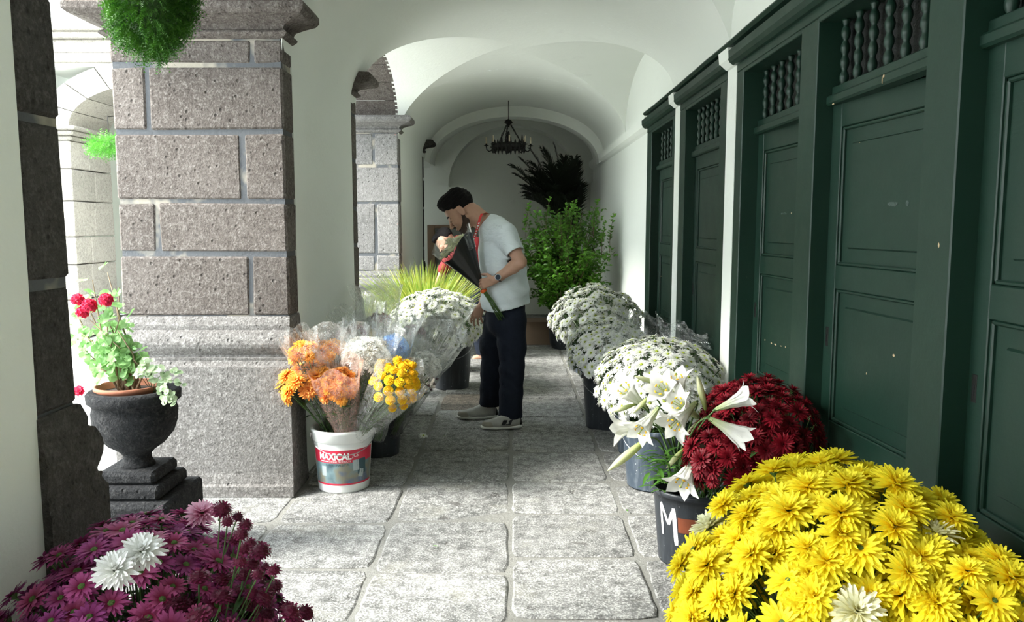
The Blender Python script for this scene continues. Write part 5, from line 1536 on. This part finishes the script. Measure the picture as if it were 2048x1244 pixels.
class Head:
    """local frame: f forward, s to the side, u up; origin between the ears"""
    def __init__(s, o, fv, sv, sc=1.0):
        s.o = v3(o); s.f = v3(fv)/np.linalg.norm(v3(fv)); s.s = v3(sv)/np.linalg.norm(v3(sv)); s.u = np.cross(s.s, s.f)
        if s.u[2] < 0: s.u = -s.u
        s.sc = sc; s.M = np.stack([s.f, s.s, s.u], 1)
    def p(s, f, l, u): return s.o + (s.f*f + s.s*l + s.u*u)*s.sc
    def build(h, F):
        S = h.sc
        F.ell(h.p(-.012, 0, .050), np.array((.096, .076, .086))*S, h.M, .02)
        F.ell(h.p(.045, 0, .010), np.array((.056, .062, .088))*S, h.M, .025)
        F.ell(h.p(.050, 0, -.055), np.array((.050, .048, .058))*S, h.M, .02)
        for l in (-1, 1): F.cone(h.p(.0, .055*l, -.045), h.p(.075, .022*l, -.100), .020*S, .017*S, .02)
        F.ell(h.p(.088, 0, -.100), np.array((.020, .024, .018))*S, h.M, .012)
        for l in (-1, 1):
            F.cone(h.p(.088, .012*l, .032), h.p(.074, .046*l, .030), .011*S, .010*S, .012)
            F.ell(h.p(.074, .034*l, -.022), np.array((.020, .020, .020))*S, h.M, .015)
            F.ell(h.p(.100, .031*l, .012), np.array((.014, .015, .011))*S, h.M, .008, sub=True)
            F.ell(h.p(.084, .031*l, .012), np.array((.0125, .014, .0125))*S, h.M, .003)
        F.cone(h.p(.094, 0, .022), h.p(.122, 0, -.020), .0085*S, .0115*S, .010)
        F.ell(h.p(.127, 0, -.024), np.array((.010, .010, .009))*S, h.M, .006)
        for l in (-1, 1): F.ell(h.p(.112, .012*l, -.027), np.array((.010, .0075, .007))*S, h.M, .004)
        F.cone(h.p(.101, -.016, -.052), h.p(.101, .016, -.052), .0065*S, .0065*S, .006); F.cone(h.p(.106, -.006, -.051), h.p(.106, .006, -.051), .006*S, .006*S, .005)
        F.cone(h.p(.099, -.013, -.067), h.p(.099, .013, -.067), .007*S, .007*S, .006)
        F.cone(h.p(.112, -.02, -.0595), h.p(.112, .02, -.0595), .0022*S, .0022*S, .003, sub=True)
        for l in (-1, 1):
            F.ell(h.p(-.006, .080*l, .004), np.array((.022, .013, .036))*S, h.M, .004)
            F.ell(h.p(-.001, .093*l, .006), np.array((.010, .007, .018))*S, h.M, .004, sub=True)

MY = 5.76     # depth at which the man stands
def Mp(u, v, dy=0.0): return v3(PY(u, v, MY+dy))
man = thing('person', 'bearded dark haired man in pale T-shirt and navy trousers bending over the daisies', 'person', (PY(1000, 855, MY).x, MY, 0))
ORI = Vector(man.location)
def child(me, name, parent, mats=None):
    me.transform(Matrix.Translation(-ORI)); o = bpy.data.objects.new(name, me); return link(o, parent)
# joints
nk = Mp(972, 437, .0); hd = Head(Mp(925, 424, 0.0), (-.70, -.06, -.715), (-.06, -1, 0.0), 1.10)
sh_n, sh_f = Mp(1012, 470, -.19), Mp(988, 468, .19)
el_n, wr_n = Mp(1041, 524, -.27), Mp(990, 560, -.25)
el_f, wr_f = Mp(985, 560, .24), Mp(963, 611, .10)
hip = Mp(1010, 615, 0)
kn_n, an_n = Mp(1020, 725, -.10), Mp(1018, 838, -.14)
kn_f, an_f = Mp(986, 722, .10), Mp(980, 812, .13)
F = Field((-.50, MY-.50, 0.0), (.33, MY+.42, 1.78), .0055)
hd.build(F)
F.chain([hd.p(-.035, 0, -.02), hd.p(-.045, 0, -.06), Mp(962, 440), Mp(984, 460)], [.060, .060, .062, .066], .03)
F.chain([Mp(985, 462), Mp(1000, 500), Mp(1008, 560), Mp(1010, 610)], [.075, .095, .09, .10], .04, (0, 1, 0), 1.25)
F.cone(Mp(994, 470, -.10), Mp(992, 468, .10), .052, .052, .04)
for sh, el, wr in ((sh_n, el_n, wr_n), (sh_f, el_f, wr_f)):
    F.chain([sh, sh*.5+el*.5, el], [.050, .048, .043], .02)
    F.chain([el, el*.72+wr*.28, wr*.8+el*.2, wr], [.043, .044, .031, .027], .015)
for hp, kn, an in ((Mp(1012, 620, -.09), kn_n, an_n), (Mp(1000, 620, .09), kn_f, an_f)):
    F.chain([hp, kn, kn*.6+an*.4, an], [.085, .055, .052, .036], .02)
F.cone(an_n, Mp(1005, 857, -.15), .036, .034, .01); F.cone(an_f, Mp(965, 832, .15), .036, .034, .01)
hdir = v3((-.93, -.05, -.30)); hand(F, wr_n + hdir*.004, hdir, (0.15, 1, .0), (0, 0, 1), (.75, .8, .8, .85), 1.0, thumb=.7)
hdir2 = v3((-.45, -.1, -1)); hand(F, wr_f, hdir2, (.45, .5, -.2), (-1, -.1, .3), (.30, .28, .30, .35), 1.0, .4, thumb=.0)
child(F.mesh('body', ['skin']), 'body', man)
# hair, beard: shells on the head
B = Field(hd.o-.21, hd.o+.21, .0042)
def hairfield(B, h, vol=1.0):
    B.ell(h.p(-.018, 0, .058), np.array((.104, .082, .092))*h.sc, h.M, .01)
    B.cone(h.p(.056, -.034, .110), h.p(.056, .034, .110), .028*vol, .028*vol, .03); B.cone(h.p(.066, -.015, .132), h.p(.062, .03, .130), .024*vol, .024*vol, .03)
    B.cone(h.p(.02, -.03, .128), h.p(.02, .03, .128), .036, .036, .04); B.cone(h.p(-.05, -.02, .115), h.p(-.05, .02, .115), .04, .04, .04)
hairfield(B, hd)
B.ell(hd.p(.10, 0, .015), (.085, .10, .075), hd.M, .012, sub=True)       # open the face
for l in (-1, 1): B.ell(hd.p(.020, .092*l, -.018), (.085, .040, .080), hd.M, .012, sub=True)   # temples and ears free
B.ell(hd.p(-.03, 0, -.108), (.12, .12, .062), hd.M, .012, sub=True)
g = [B.lo[k]+B.h*np.arange(B.n[k]) for k in range(3)]; X, Y, Z = np.meshgrid(*g, indexing='ij')
lf_ = (X-hd.o[0])*hd.f[0]+(Z-hd.o[2])*hd.f[2]; lu_ = (X-hd.o[0])*hd.u[0]+(Z-hd.o[2])*hd.u[2]; ls_ = Y-hd.o[1]
B.F += (.0032*np.sin(150*ls_+25*lf_+6*np.sin(40*lu_)) + .0025*np.sin(210*lu_+90*ls_)).astype(np.float32)
child(B.mesh('hair', ['hair']), 'hair', man)
B = Field(hd.o-.21, hd.o+.21, .0042); hd.build(B)
B.F -= .0032
reg = Field(hd.o-.21, hd.o+.21, .0042)
for l in (-1, 1): reg.cone(hd.p(.004, .070*l, -.005), hd.p(.025, .060*l, -.075), .010, .028, .008); reg.cone(hd.p(.025, .058*l, -.075), hd.p(.085, .018*l, -.105), .030, .036, .01)
reg.cone(hd.p(.095, -.012, -.095), hd.p(.095, .012, -.095), .030, .030, .01)
reg.cone(hd.p(.112, -.020, -.0405), hd.p(.112, .020, -.0405), .010, .010, .004)
reg.cone(hd.p(.115, -.018, -.0595), hd.p(.115, .018, -.0595), .0135, .0135, .003, sub=True)
child(B.mesh('beard', ['beard'], np.maximum(B.F, reg.F)), 'beard', man)
for l in (-1, 1):
    m = MB(); m.tube([Vector(hd.p(.095, .014*l, .034))-ORI, Vector(hd.p(.092, .032*l, .040))-ORI, Vector(hd.p(.080, .050*l, .034))-ORI], [.005, .0068, .003], 6); m.build('eyebrow', MAT['hair'], man, True)
    m = MB(); m.tube([Vector(hd.p(.0975, .020*l, .007))-ORI, Vector(hd.p(.0985, .031*l, .004))-ORI, Vector(hd.p(.093, .043*l, .008))-ORI], [.002, .0036, .002], 5); m.build('eyelashes', MAT['hair'], man, True)
m = MB(); m.tube([Vector(hd.p(.1035, -.016, -.0590))-ORI, Vector(hd.p(.1105, 0, -.0575))-ORI, Vector(hd.p(.1035, .016, -.0590))-ORI], [.002, .0045, .002], 6); m.build('lips', MAT['lip'], man, True)
# shirt
F = Field((-.36, MY-.42, .70), (.33, MY+.42, 1.60), .006)
F.chain([Mp(992, 470), Mp(1002, 505), Mp(1006, 545), Mp(1009, 580), Mp(1012, 612)], [.125, .152, .158, .165, .172], .05, (0, 1, 0), 1.22)
F.cone(Mp(996, 466, -.11), Mp(986, 462, .11), .082, .082, .06)
F.cone(Mp(978, 447), Mp(990, 465), .072, .10, .04, (0, 1, 0), 1.3)
hemn = sh_n*.34 + el_n*.66; hemf = sh_f*.34+el_f*.66
F.chain([Mp(1003, 466, -.13), sh_n, hemn*1.12-sh_n*.12], [.085, .078, .070], .035); F.chain([Mp(985, 466, .13), sh_f, hemf*1.12-sh_f*.12], [.085, .075, .070], .035)
# folds: gentle waves that follow the pull of the bend
g = [F.lo[k]+F.h*np.arange(F.n[k]) for k in range(3)]; X, Y, Z = np.meshgrid(*g, indexing='ij')
F.F += (.0058*np.sin(46*(Z+.55*X)+3*np.sin(9*X+7*Y))*np.clip((1.30-Z)*3, 0, 1) + .0042*np.sin(60*(X*.5+Z*.25)+5*np.sin(6*Z)+9*Y)).astype(np.float32)
outer = F.F.copy()
# hem of the body, sleeve ends and neckline cut clean
hemline = Z - (Mp(1012, 612)[2] + .035*np.sin((X-.0)*9) - .06*(X+.05))
cut = np.maximum(outer, -hemline)
def plane(p, nrm):
    nrm = v3(nrm)/np.linalg.norm(nrm); return (X-p[0])*nrm[0]+(Y-p[1])*nrm[1]+(Z-p[2])*nrm[2]
for sh, el, hem in ((sh_n, el_n, hemn), (sh_f, el_f, hemf)):
    dd = (el-sh)/np.linalg.norm(el-sh); near = np.sqrt((X-hem[0])**2+(Y-hem[1])**2+(Z-hem[2])**2) - .105
    cut = np.maximum(cut, np.minimum(plane(hem+dd*.0, dd), -near))
nkd = (hd.p(-.045, 0, -.06) - Mp(985, 458)); nkd = nkd/np.linalg.norm(nkd); pc = Mp(972, 444)
nearn = np.sqrt((X-pc[0])**2+(Y-pc[1])**2+(Z-pc[2])**2) - .085
cut = np.maximum(cut, np.minimum(plane(pc+nkd*.012, nkd), -nearn).astype(np.float32))
shell = np.maximum(cut, -(outer+.010)).astype(np.float32)
child(F.mesh('shirt', ['shirt'], shell), 'shirt', man)
# trousers
F = Field((-.36, MY-.42, .05), (.33, MY+.42, 1.02), .006)
F.chain([Mp(1012, 608), Mp(1012, 640)], [.140, .140], .05, (0, 1, 0), 1.25)
F.chain([Mp(1022, 640, -.085), Mp(1024, 690, -.09), Mp(1024, 740, -.11), Mp(1022, 790, -.13), Mp(1021, 828, -.14)], [.112, .100, .088, .082, .086], .03, (1, 0, 0), 1.0)
F.chain([Mp(998, 640, .085), Mp(987, 690, .09), Mp(985, 740, .10), Mp(982, 780, .12), Mp(981, 806, .13)], [.112, .098, .084, .080, .084], .03)
g = [F.lo[k]+F.h*np.arange(F.n[k]) for k in range(3)]; X, Y, Z = np.meshgrid(*g, indexing='ij')
F.F += (.0028*np.sin(70*Z+6*np.sin(12*X+8*Y))*np.clip(1-np.abs(Z-.42)*3.5, .12, 1) + .002*np.sin(40*X+25*Z)).astype(np.float32)
outer = F.F.copy(); cut = np.maximum(outer, Z-Mp(1012, 600)[2]-.01)
zn, zf = Mp(1020, 835, -.14)[2], Mp(980, 811, .13)[2]
cut = np.maximum(cut, np.where(Y < MY, zn, zf)-Z)
shell = np.maximum(cut, -(outer+.009)).astype(np.float32)
child(F.mesh('trousers', ['trousers'], shell), 'trousers', man)
# shoes
def shoe(u0, v0, u1, v1, dy, nm, logo):
    heel = PZ(u1, v1); toe = PZ(u0, v0); a = Vector((heel.x, MY+dy, 0)); b = Vector((toe.x, MY+dy, 0)) + Vector((0, (toe.y-heel.y)*.8, 0))
    d = (b-a); L = d.length; d.normalize(); s_ = Vector((-d.y, d.x, 0))
    t = bpy.data.objects.new('shoe', None); link(t, man)
    def Q(f, l, z): return v3(a + d*f*L + s_*l + Vector((0, 0, z)))
    ax = np.array([0, 0, 1.0])
    lo = np.minimum(v3(a), v3(b))-.09; lo[2] = -.004; hi = np.maximum(v3(a), v3(b))+.09; hi[2] = .17
    F = Field(lo, hi, .0045)
    F.chain([Q(.12, 0, .050), Q(.35, 0, .048), Q(.62, 0, .040), Q(.86, 0, .036)], [.036, .038, .040, .034], .02)
    F.chain([Q(.12, 0, .085), Q(.30, 0, .088), Q(.48, 0, .070)], [.033, .034, .030], .02)
    F.cone(Q(.22, 0, .10), Q(.20, 0, .15), .030, .030, .01, sub=True)
    g = [F.lo[k]+F.h*np.arange(F.n[k]) for k in range(3)]; X, Y, Z = np.meshgrid(*g, indexing='ij')
    child(F.mesh('upper', ['shoe_cloth'], np.maximum(F.F, .022-Z).astype(np.float32)), 'upper', t)
    F = Field(lo, hi, .0045)
    F.chain([Q(.08, 0, .018), Q(.35, 0, .016), Q(.65, 0, .018), Q(.90, 0, .022)], [.036, .034, .043, .036], .015, (0, 0, 1), .5)
    g = [F.lo[k]+F.h*np.arange(F.n[k]) for k in range(3)]; X, Y, Z = np.meshgrid(*g, indexing='ij')
    child(F.mesh('sole', ['shoe_sole'], np.maximum(F.F, .002-Z).astype(np.float32)), 'sole', t)
    F = Field(lo, hi, .0045); F.chain([Q(.60, 0, .034), Q(.86, 0, .036)], [.0415, .0375], .02)
    g = [F.lo[k]+F.h*np.arange(F.n[k]) for k in range(3)]; X, Y, Z = np.meshgrid(*g, indexing='ij')
    child(F.mesh('toe_cap', ['shoe_suede'], np.maximum(F.F, np.maximum(.024-Z, Z-.062)).astype(np.float32)), 'toe_cap', t)
    m = MB(); m.tube([Vector(Q(.015, 0, .03))-ORI, Vector(Q(.02, 0, .06))-ORI, Vector(Q(.035, 0, .085))-ORI], [.018, .016, .010], 8); m.build('heel_tab', MAT['shoe_black'], t, True)
    for k in range(5):
        f = .44+.055*k; z = .098-.009*k
        m = MB(); m.tube([Vector(Q(f, -.026, z-.010))-ORI, Vector(Q(f+.02, 0, z+.006))-ORI, Vector(Q(f, .026, z-.010))-ORI], .0026, 6); m.build('lace', MAT['shoe_sole'], t, True)
    if logo:
        m = MB(); sg = -1 if s_.y > 0 else 1
        for (f0, z0, f1, z1, wd) in ((.46, .040, .40, .074, .030), (.34, .038, .28, .074, .034), (.44, .070, .33, .042, .022)):
            p = Vector(Q(f0, sg*.0435, z0))-ORI; q = Vector(Q(f1, sg*.040, z1))-ORI; w = d*wd*.5
            m.add([p-w, p+w, q+w, q-w, p-w-s_*sg*.006, p+w-s_*sg*.006, q+w-s_*sg*.006, q-w-s_*sg*.006], [(0,1,2,3),(4,7,6,5),(0,4,5,1),(1,5,6,2),(2,6,7,3),(3,7,4,0)])
        m.build('side_letter', MAT['shoe_black'], t)
shoe(962, 866, 1041, 862, -.17, 'near', True)
shoe(914, 840, 993, 838, .12, 'far', False)
# lanyard
m = MB()
def ribbon(m, pts, w, side):
    vs = []
    for p in pts: p = Vector(p)-ORI; vs += [p-Vector(side)*w/2, p+Vector(side)*w/2]
    m.add(vs, [(2*k, 2*k+1, 2*k+3, 2*k+2) for k in range(len(pts)-1)])
ln = [Mp(978, 428, .02), Mp(970, 426, -.05), Mp(964, 427, -.085), Mp(960, 436, -.10), Mp(956, 452, -.105), Mp(951, 468, -.10), Mp(946, 484, -.09), Mp(943, 500, -.07), Mp(944, 530, -.03), Mp(946, 560, -.02)]
ribbon(m, ln, .022, (.85, -.1, .15)); ribbon(m, [p+np.array([0, -.002, 0]) for p in ln[::-1]], .022, (.85, -.1, .15))
ly = m.build('lanyard', MAT['red_ribbon'], man)
m = MB(); rr = random.Random(2)
for k in range(9):      # the tiny white print is too small to read: short marks along the ribbon
    p = Vector(Mp(958-1.6*k, 445+5.2*k, -.1165+.0022*k))-ORI; q = Vector(Mp(957.2-1.6*k, 448+5.2*k, -.1165+.0022*k))-ORI; w = Vector((.0035+rr.uniform(0, .002), 0, .001))
    m.add([p-w, p+w, q+w, q-w], [(0, 1, 2, 3)])
m.build('printed_marks', MAT['label_white'], ly)
# wrist watch
t = bpy.data.objects.new('wrist_watch', None); link(t, man)
wp = Vector(wr_n*.86+el_n*.14)-ORI; fd = Vector(wr_n-el_n).normalized(); M3 = fd.to_track_quat('Z', 'Y').to_matrix()
m = MB(); m.lathe([(.0315, -.010), (.0335, -.009), (.0335, .009), (.0315, .010)], 24); o = m.build('strap', MAT['brown_leather'], t, True); o.location = wp; o.rotation_mode = 'QUATERNION'; o.rotation_quaternion = fd.to_track_quat('Z', 'Y')
wn_ = Vector((-.1, -1, .12)).normalized(); qd = wn_.to_track_quat('Z', 'Y')
m = MB(); m.lathe([(.001, -.008), (.020, -.008), (.0225, -.004), (.0225, .003), (.020, .005), (.0175, .0045)], 28); o = m.build('case', MAT['steel'], t, True); o.location = wp + wn_*.036; o.rotation_mode = 'QUATERNION'; o.rotation_quaternion = qd
m = MB(); m.lathe([(.0005, .0042), (.0178, .0042)], 28); o = m.build('dial', MAT['watch_dial'], t, True); o.location = wp + wn_*.036; o.rotation_mode = 'QUATERNION'; o.rotation_quaternion = qd
# bouquet in the hand, top-level
gp = Vector(Mp(962, 573, -.22)) + Vector((0, .0, 0)); top = Vector(Mp(918, 500, -.22)); bot = Vector(Mp(1004, 640, -.20))
t = thing('held_bouquet', 'black wrapped bouquet with cream flowers and clear film held by the man', 'bouquet', gp)
ax = (top-gp).normalized()
m = MB(); n = 40; k0 = 12; vs = []; u_ = Vector((.86, 0, .51)); u_ = (u_-ax*u_.dot(ax)).normalized(); v_ = ax.cross(u_)
L = (top-gp).length
for j in range(k0+1):
    q = j/k0
    for k in range(n):
        a = 2*pi*k/n; f = 1 + .05*sin(5*a+1) + .03*sin(11*a)
        lift = q*(.055*cos(a) + .035*abs(sin(a*1.5)))
        vs.append(ax*(q*L+lift) + u_*cos(a)*(.018+.115*q)*f + v_*sin(a)*(.016+.07*q)*f)
m.add(vs, [(j*n+k, j*n+(k+1) % n, (j+1)*n+(k+1) % n, (j+1)*n+k) for j in range(k0) for k in range(n)]); m.build('black_wrapper', MAT['black_film'], t, True)
m = MB(); vs = []
for j in range(9):
    q = j/8
    for k in range(n):
        a = 2*pi*k/n; f = 1+.06*sin(6*a)+.04*sin(13*a+q)
        vs.append(ax*(L*.86 + q*.14 + .03*cos(3*a)*q) + u_*cos(a)*(.115+.045*q)*f - u_*.01 + v_*sin(a)*(.065+.02*q)*f)
m.add(vs, [(j*n+k, j*n+(k+1) % n, (j+1)*n+(k+1) % n, (j+1)*n+k) for j in range(8) for k in range(n)]); m.build('clear_wrapper', MAT['clear_film'], t, True)
CFL = rosette('cream_bloom', [(16, .01, .045, .03, .2, .8, 0, 3, 2, .3), (12, .006, .035, .025, .7, 1.1, .01, 3, 2, .3), (8, .004, .025, .02, 1.1, 1.4, .012, 2, 1, .3)], ['rose_petal', 'gold_eye', 'stem'], 33)
for k in range(16):
    a = k*2.4; r = sqrt(k/16); p = ax*(L*1.07 + .03*(1-r) + .02*cos(a)) + u_*cos(a)*r*.105 + v_*sin(a)*r*.065 - u_*.022
    inst('flower', CFL, t, p, face(ax + Vector((-.3, -.2, .2)), a), .95)
m = MB()
for k in range(9):
    a = k*.7; o_ = u_*cos(a)*.010 + v_*sin(a)*.009; e = (bot-gp) + u_*cos(a+1)*.022 + v_*sin(a)*.02 + ax*R.uniform(-.02, .03)
    m.tube([ax*.10+o_, o_, e.lerp(o_, .5)+Vector((.0, 0, .01)), e], .0036, 6)
m.build('stems', MAT['stem'], t, True)['kind'] = 'stuff'
m = MB(); m.lathe([(.020, -.012), (.023, -.004), (.023, .004), (.020, .012)], 16); o = m.build('orange_band', MAT['orange_tape'] if 'orange_tape' in MAT else simple('orange_tape', (.80, .12, .015), .5), t, True); o.location = -ax*.035; o.rotation_mode = 'QUATERNION'; o.rotation_quaternion = ax.to_track_quat('Z', 'Y')

# ---- the second person, stooping behind him
PY2 = 8.7
def Np(u, v, dy=0.0): return v3(PY(u, v, PY2+dy))
ORI = Vector((Np(960, 700)[0], PY2, 0))
man2 = thing('person', 'dark haired person in a red top stooping behind the bearded man', 'person', ORI)
h2 = Head(Np(893, 484), (-.62, -.35, -.70), (-.35, -.9, .1), 1.0)
F = Field((-.98, PY2-.35, 0), (.10, PY2+.35, 1.5), .009)
h2.build(F)
F.chain([h2.p(-.04, 0, -.03), Np(915, 490)], [.058, .062], .02)
F.chain([Np(922, 492), Np(945, 500), Np(968, 540)], [.10, .12, .12], .04, (0, 1, 0), 1.3)
for dy, sh, el, wr in ((-.18, (912, 498), (888, 535), (872, 575)), (.18, (915, 495), (895, 530), (880, 570))):
    F.chain([Np(*sh, dy), Np(*el, dy), Np(*wr, dy*.8)], [.05, .04, .027], .02)
    hand(F, Np(*wr, dy*.8), (-.3, 0, -1), (-1, 0, .2), (0, -1 if dy < 0 else 1, 0), .3)
for dy in (-.1, .1): F.chain([Np(970, 545, dy), Np(950, 625, dy*1.4), Np(968, 712, dy*1.4)], [.09, .06, .04], .03); F.cone(Np(968, 712, dy*1.4), Np(950, 716, dy*1.4), .035, .03, .02)
child(F.mesh('body', ['skin']), 'body', man2)
B = Field(h2.o-.2, h2.o+.2, .006); hairfield(B, h2, .8)
B.ell(h2.p(.10, 0, .0), (.085, .10, .085), h2.M, .012, sub=True)
for l in (-1, 1): B.ell(h2.p(.035, .085*l, -.030), (.06, .04, .06), h2.M, .012, sub=True)
B.ell(h2.p(-.03, 0, -.075), (.12, .12, .055), h2.M, .012, sub=True)
child(B.mesh('hair', ['hair']), 'hair', man2)
F = Field((-.98, PY2-.35, .7), (.10, PY2+.35, 1.5), .009)
F.chain([Np(920, 492), Np(945, 500), Np(968, 540)], [.12, .145, .15], .04, (0, 1, 0), 1.3)
for dy, sh, el in ((-.18, (912, 500), (886, 538)), (.18, (915, 498), (893, 534))): F.chain([Np(930, 498, dy*.8), Np(*sh, dy), Np(*el, dy)], [.09, .075, .058], .03)
F.cone(h2.p(-.02, 0, -.02), Np(906, 487), .066, .066, .01, sub=True)
child(F.mesh('red_top', ['red_cloth']), 'red_top', man2)
F = Field((-.98, PY2-.35, .05), (.15, PY2+.35, 1.1), .010)
for dy in (-.1, .1): F.chain([Np(972, 545, dy), Np(950, 625, dy*1.4), Np(966, 705, dy*1.4)], [.13, .09, .075], .04)
child(F.mesh('trousers', ['trousers']), 'trousers', man2)

# ================================================================ things at the far end
def chandelier():
    Y = 10.6; c = PY(1017, 296, Y); topz = PY(1017, 238, Y).z; s = FPX/Y
    t = thing('chandelier', 'dark wrought iron chandelier with candle arms hanging from the vault', 'chandelier', (c.x, Y, c.z))
    h = topz - c.z
    m = MB(); m.lathe([(.20, -.02), (.215, 0), (.215, .04), (.20, .055), (.19, .04), (.19, 0), (.20, -.02)], 32); m.build('ring', MAT['iron'], t)
    m = MB(); m.lathe([(.001, -.07), (.03, -.05), (.045, -.01), (.03, .03), (.05, .05), (.02, .09), (.028, .14), (.015, .20), (.001, .22)], 16); m.build('centre_stem', MAT['iron'], t, True)
    for k in range(4):
        a = pi*k/2+.4; m = MB(); m.tube([(.0, 0, .0), (.2*cos(a), .2*sin(a), .0)], .008, 6); m.build('spoke', MAT['iron'], t)
    for k in range(3):
        a = 2*pi*k/3+.3; n = 14; p0 = Vector((.19*cos(a), .19*sin(a), .05)); p1 = Vector((.03*cos(a), .03*sin(a), h-.07))
        for j in range(n):
            q = p0.lerp(p1, (j+.5)/n); m = MB(); rr_ = .010; d = (p1-p0).normalized(); sd = d.cross(Vector((cos(a+j*1.57), sin(a+j*1.57), .2))).normalized()
            m.tube([q + (d*cos(w)*.018 + sd*sin(w)*rr_) for w in [2*pi*i/8 for i in range(9)]], .0035, 4, cap=False); m.build('chain_link', MAT['iron'], t)
    m = MB(); m.lathe([(.001, h+.0), (.03, h-.01), (.055, h-.04), (.05, h-.055), (.02, h-.07), (.012, h-.10), (.001, h-.11)], 16); m.build('ceiling_rose', MAT['iron'], t, True)
    m = MB(); m.tube([(0, 0, h), (0, 0, 3.06-c.z)], .006, 6); m.build('hook_rod', MAT['iron'], t)
    for k in range(8):
        a = 2*pi*k/8+.05; d = Vector((cos(a), sin(a), 0))
        pts = [d*.205+Vector((0, 0, .01)), d*.225+Vector((0, 0, -.035)), d*.255+Vector((0, 0, -.045)), d*.285+Vector((0, 0, -.02)), d*.29+Vector((0, 0, .02))]
        ar = MB(); ar.tube(pts, .0075, 6); arm = ar.build('arm', MAT['iron'], t, True)
        m = MB(); m.lathe([(.008, 0), (.032, .008), (.034, .014), (.012, .018), (.014, .035), (.001, .035)], 12); o = m.build('drip_pan', MAT['iron'], arm, True); o.location = d*.29+Vector((0, 0, .02))
        m = MB(); m.lathe([(.010, 0), (.010, .085), (.001, .09)], 10); o = m.build('candle', MAT['candle'], arm, True); o.location = d*.29+Vector((0, 0, .05))
    for k in range(22):
        a = 2*pi*k/22; m = MB(); m.lathe([(.001, -.07), (.008, -.05), (.014, -.02), (.010, .02), (.016, .05), (.006, .09 if k % 5 else .15), (.001, .10 if k % 5 else .17)], 6)
        o = m.build('scroll', MAT['iron'], t, True); o.location = (.21*cos(a), .21*sin(a), 0)
chandelier()
t = thing('wooden_frame', 'brown wooden frame leaning on the end wall behind the stooping person', 'frame', (PY(900, 500, 12.7).x, 12.75, 0))
A = PY(855, 450, 12.75); Bq = PY(975, 450, 12.75); x0, x1, zt = A.x-t.location.x, Bq.x-t.location.x, A.z
for (a, b) in (((x0, 0), (x0+.12, zt)), ((x1-.12, 0), (x1, zt)), ((x0+.12, zt-.05), (x1-.12, zt)), ((x0+.12, .0), (x1-.12, .12))):
    m = MB(); m.box((a[0], -.05, a[1]), (b[0], .0, b[1]), ch=.006); m.build('rail', MAT['brown_wood'], t)
m = MB(); m.box((x0+.11, -.01, .1), (x1-.11, .03, zt-.04)); m.build('backing_panel', MAT['grey_panel'] if 'grey_panel' in MAT else simple('grey_panel', (.24, .25, .23), .8), t)
p = PZ(1068, 690); t = thing('cardboard_box', 'brown cardboard box on the floor beneath the bush', 'box', (p.x+.08, p.y+.15, 0))
m = MB(); m.box((-.22, -.15, 0), (.18, .15, .30), ch=.004); m.build('body', MAT['cardboard'], t)
m = MB(); m.box((-.22, -.27, .292), (.18, -.15, .297)); m.build('flap', MAT['cardboard'], t)
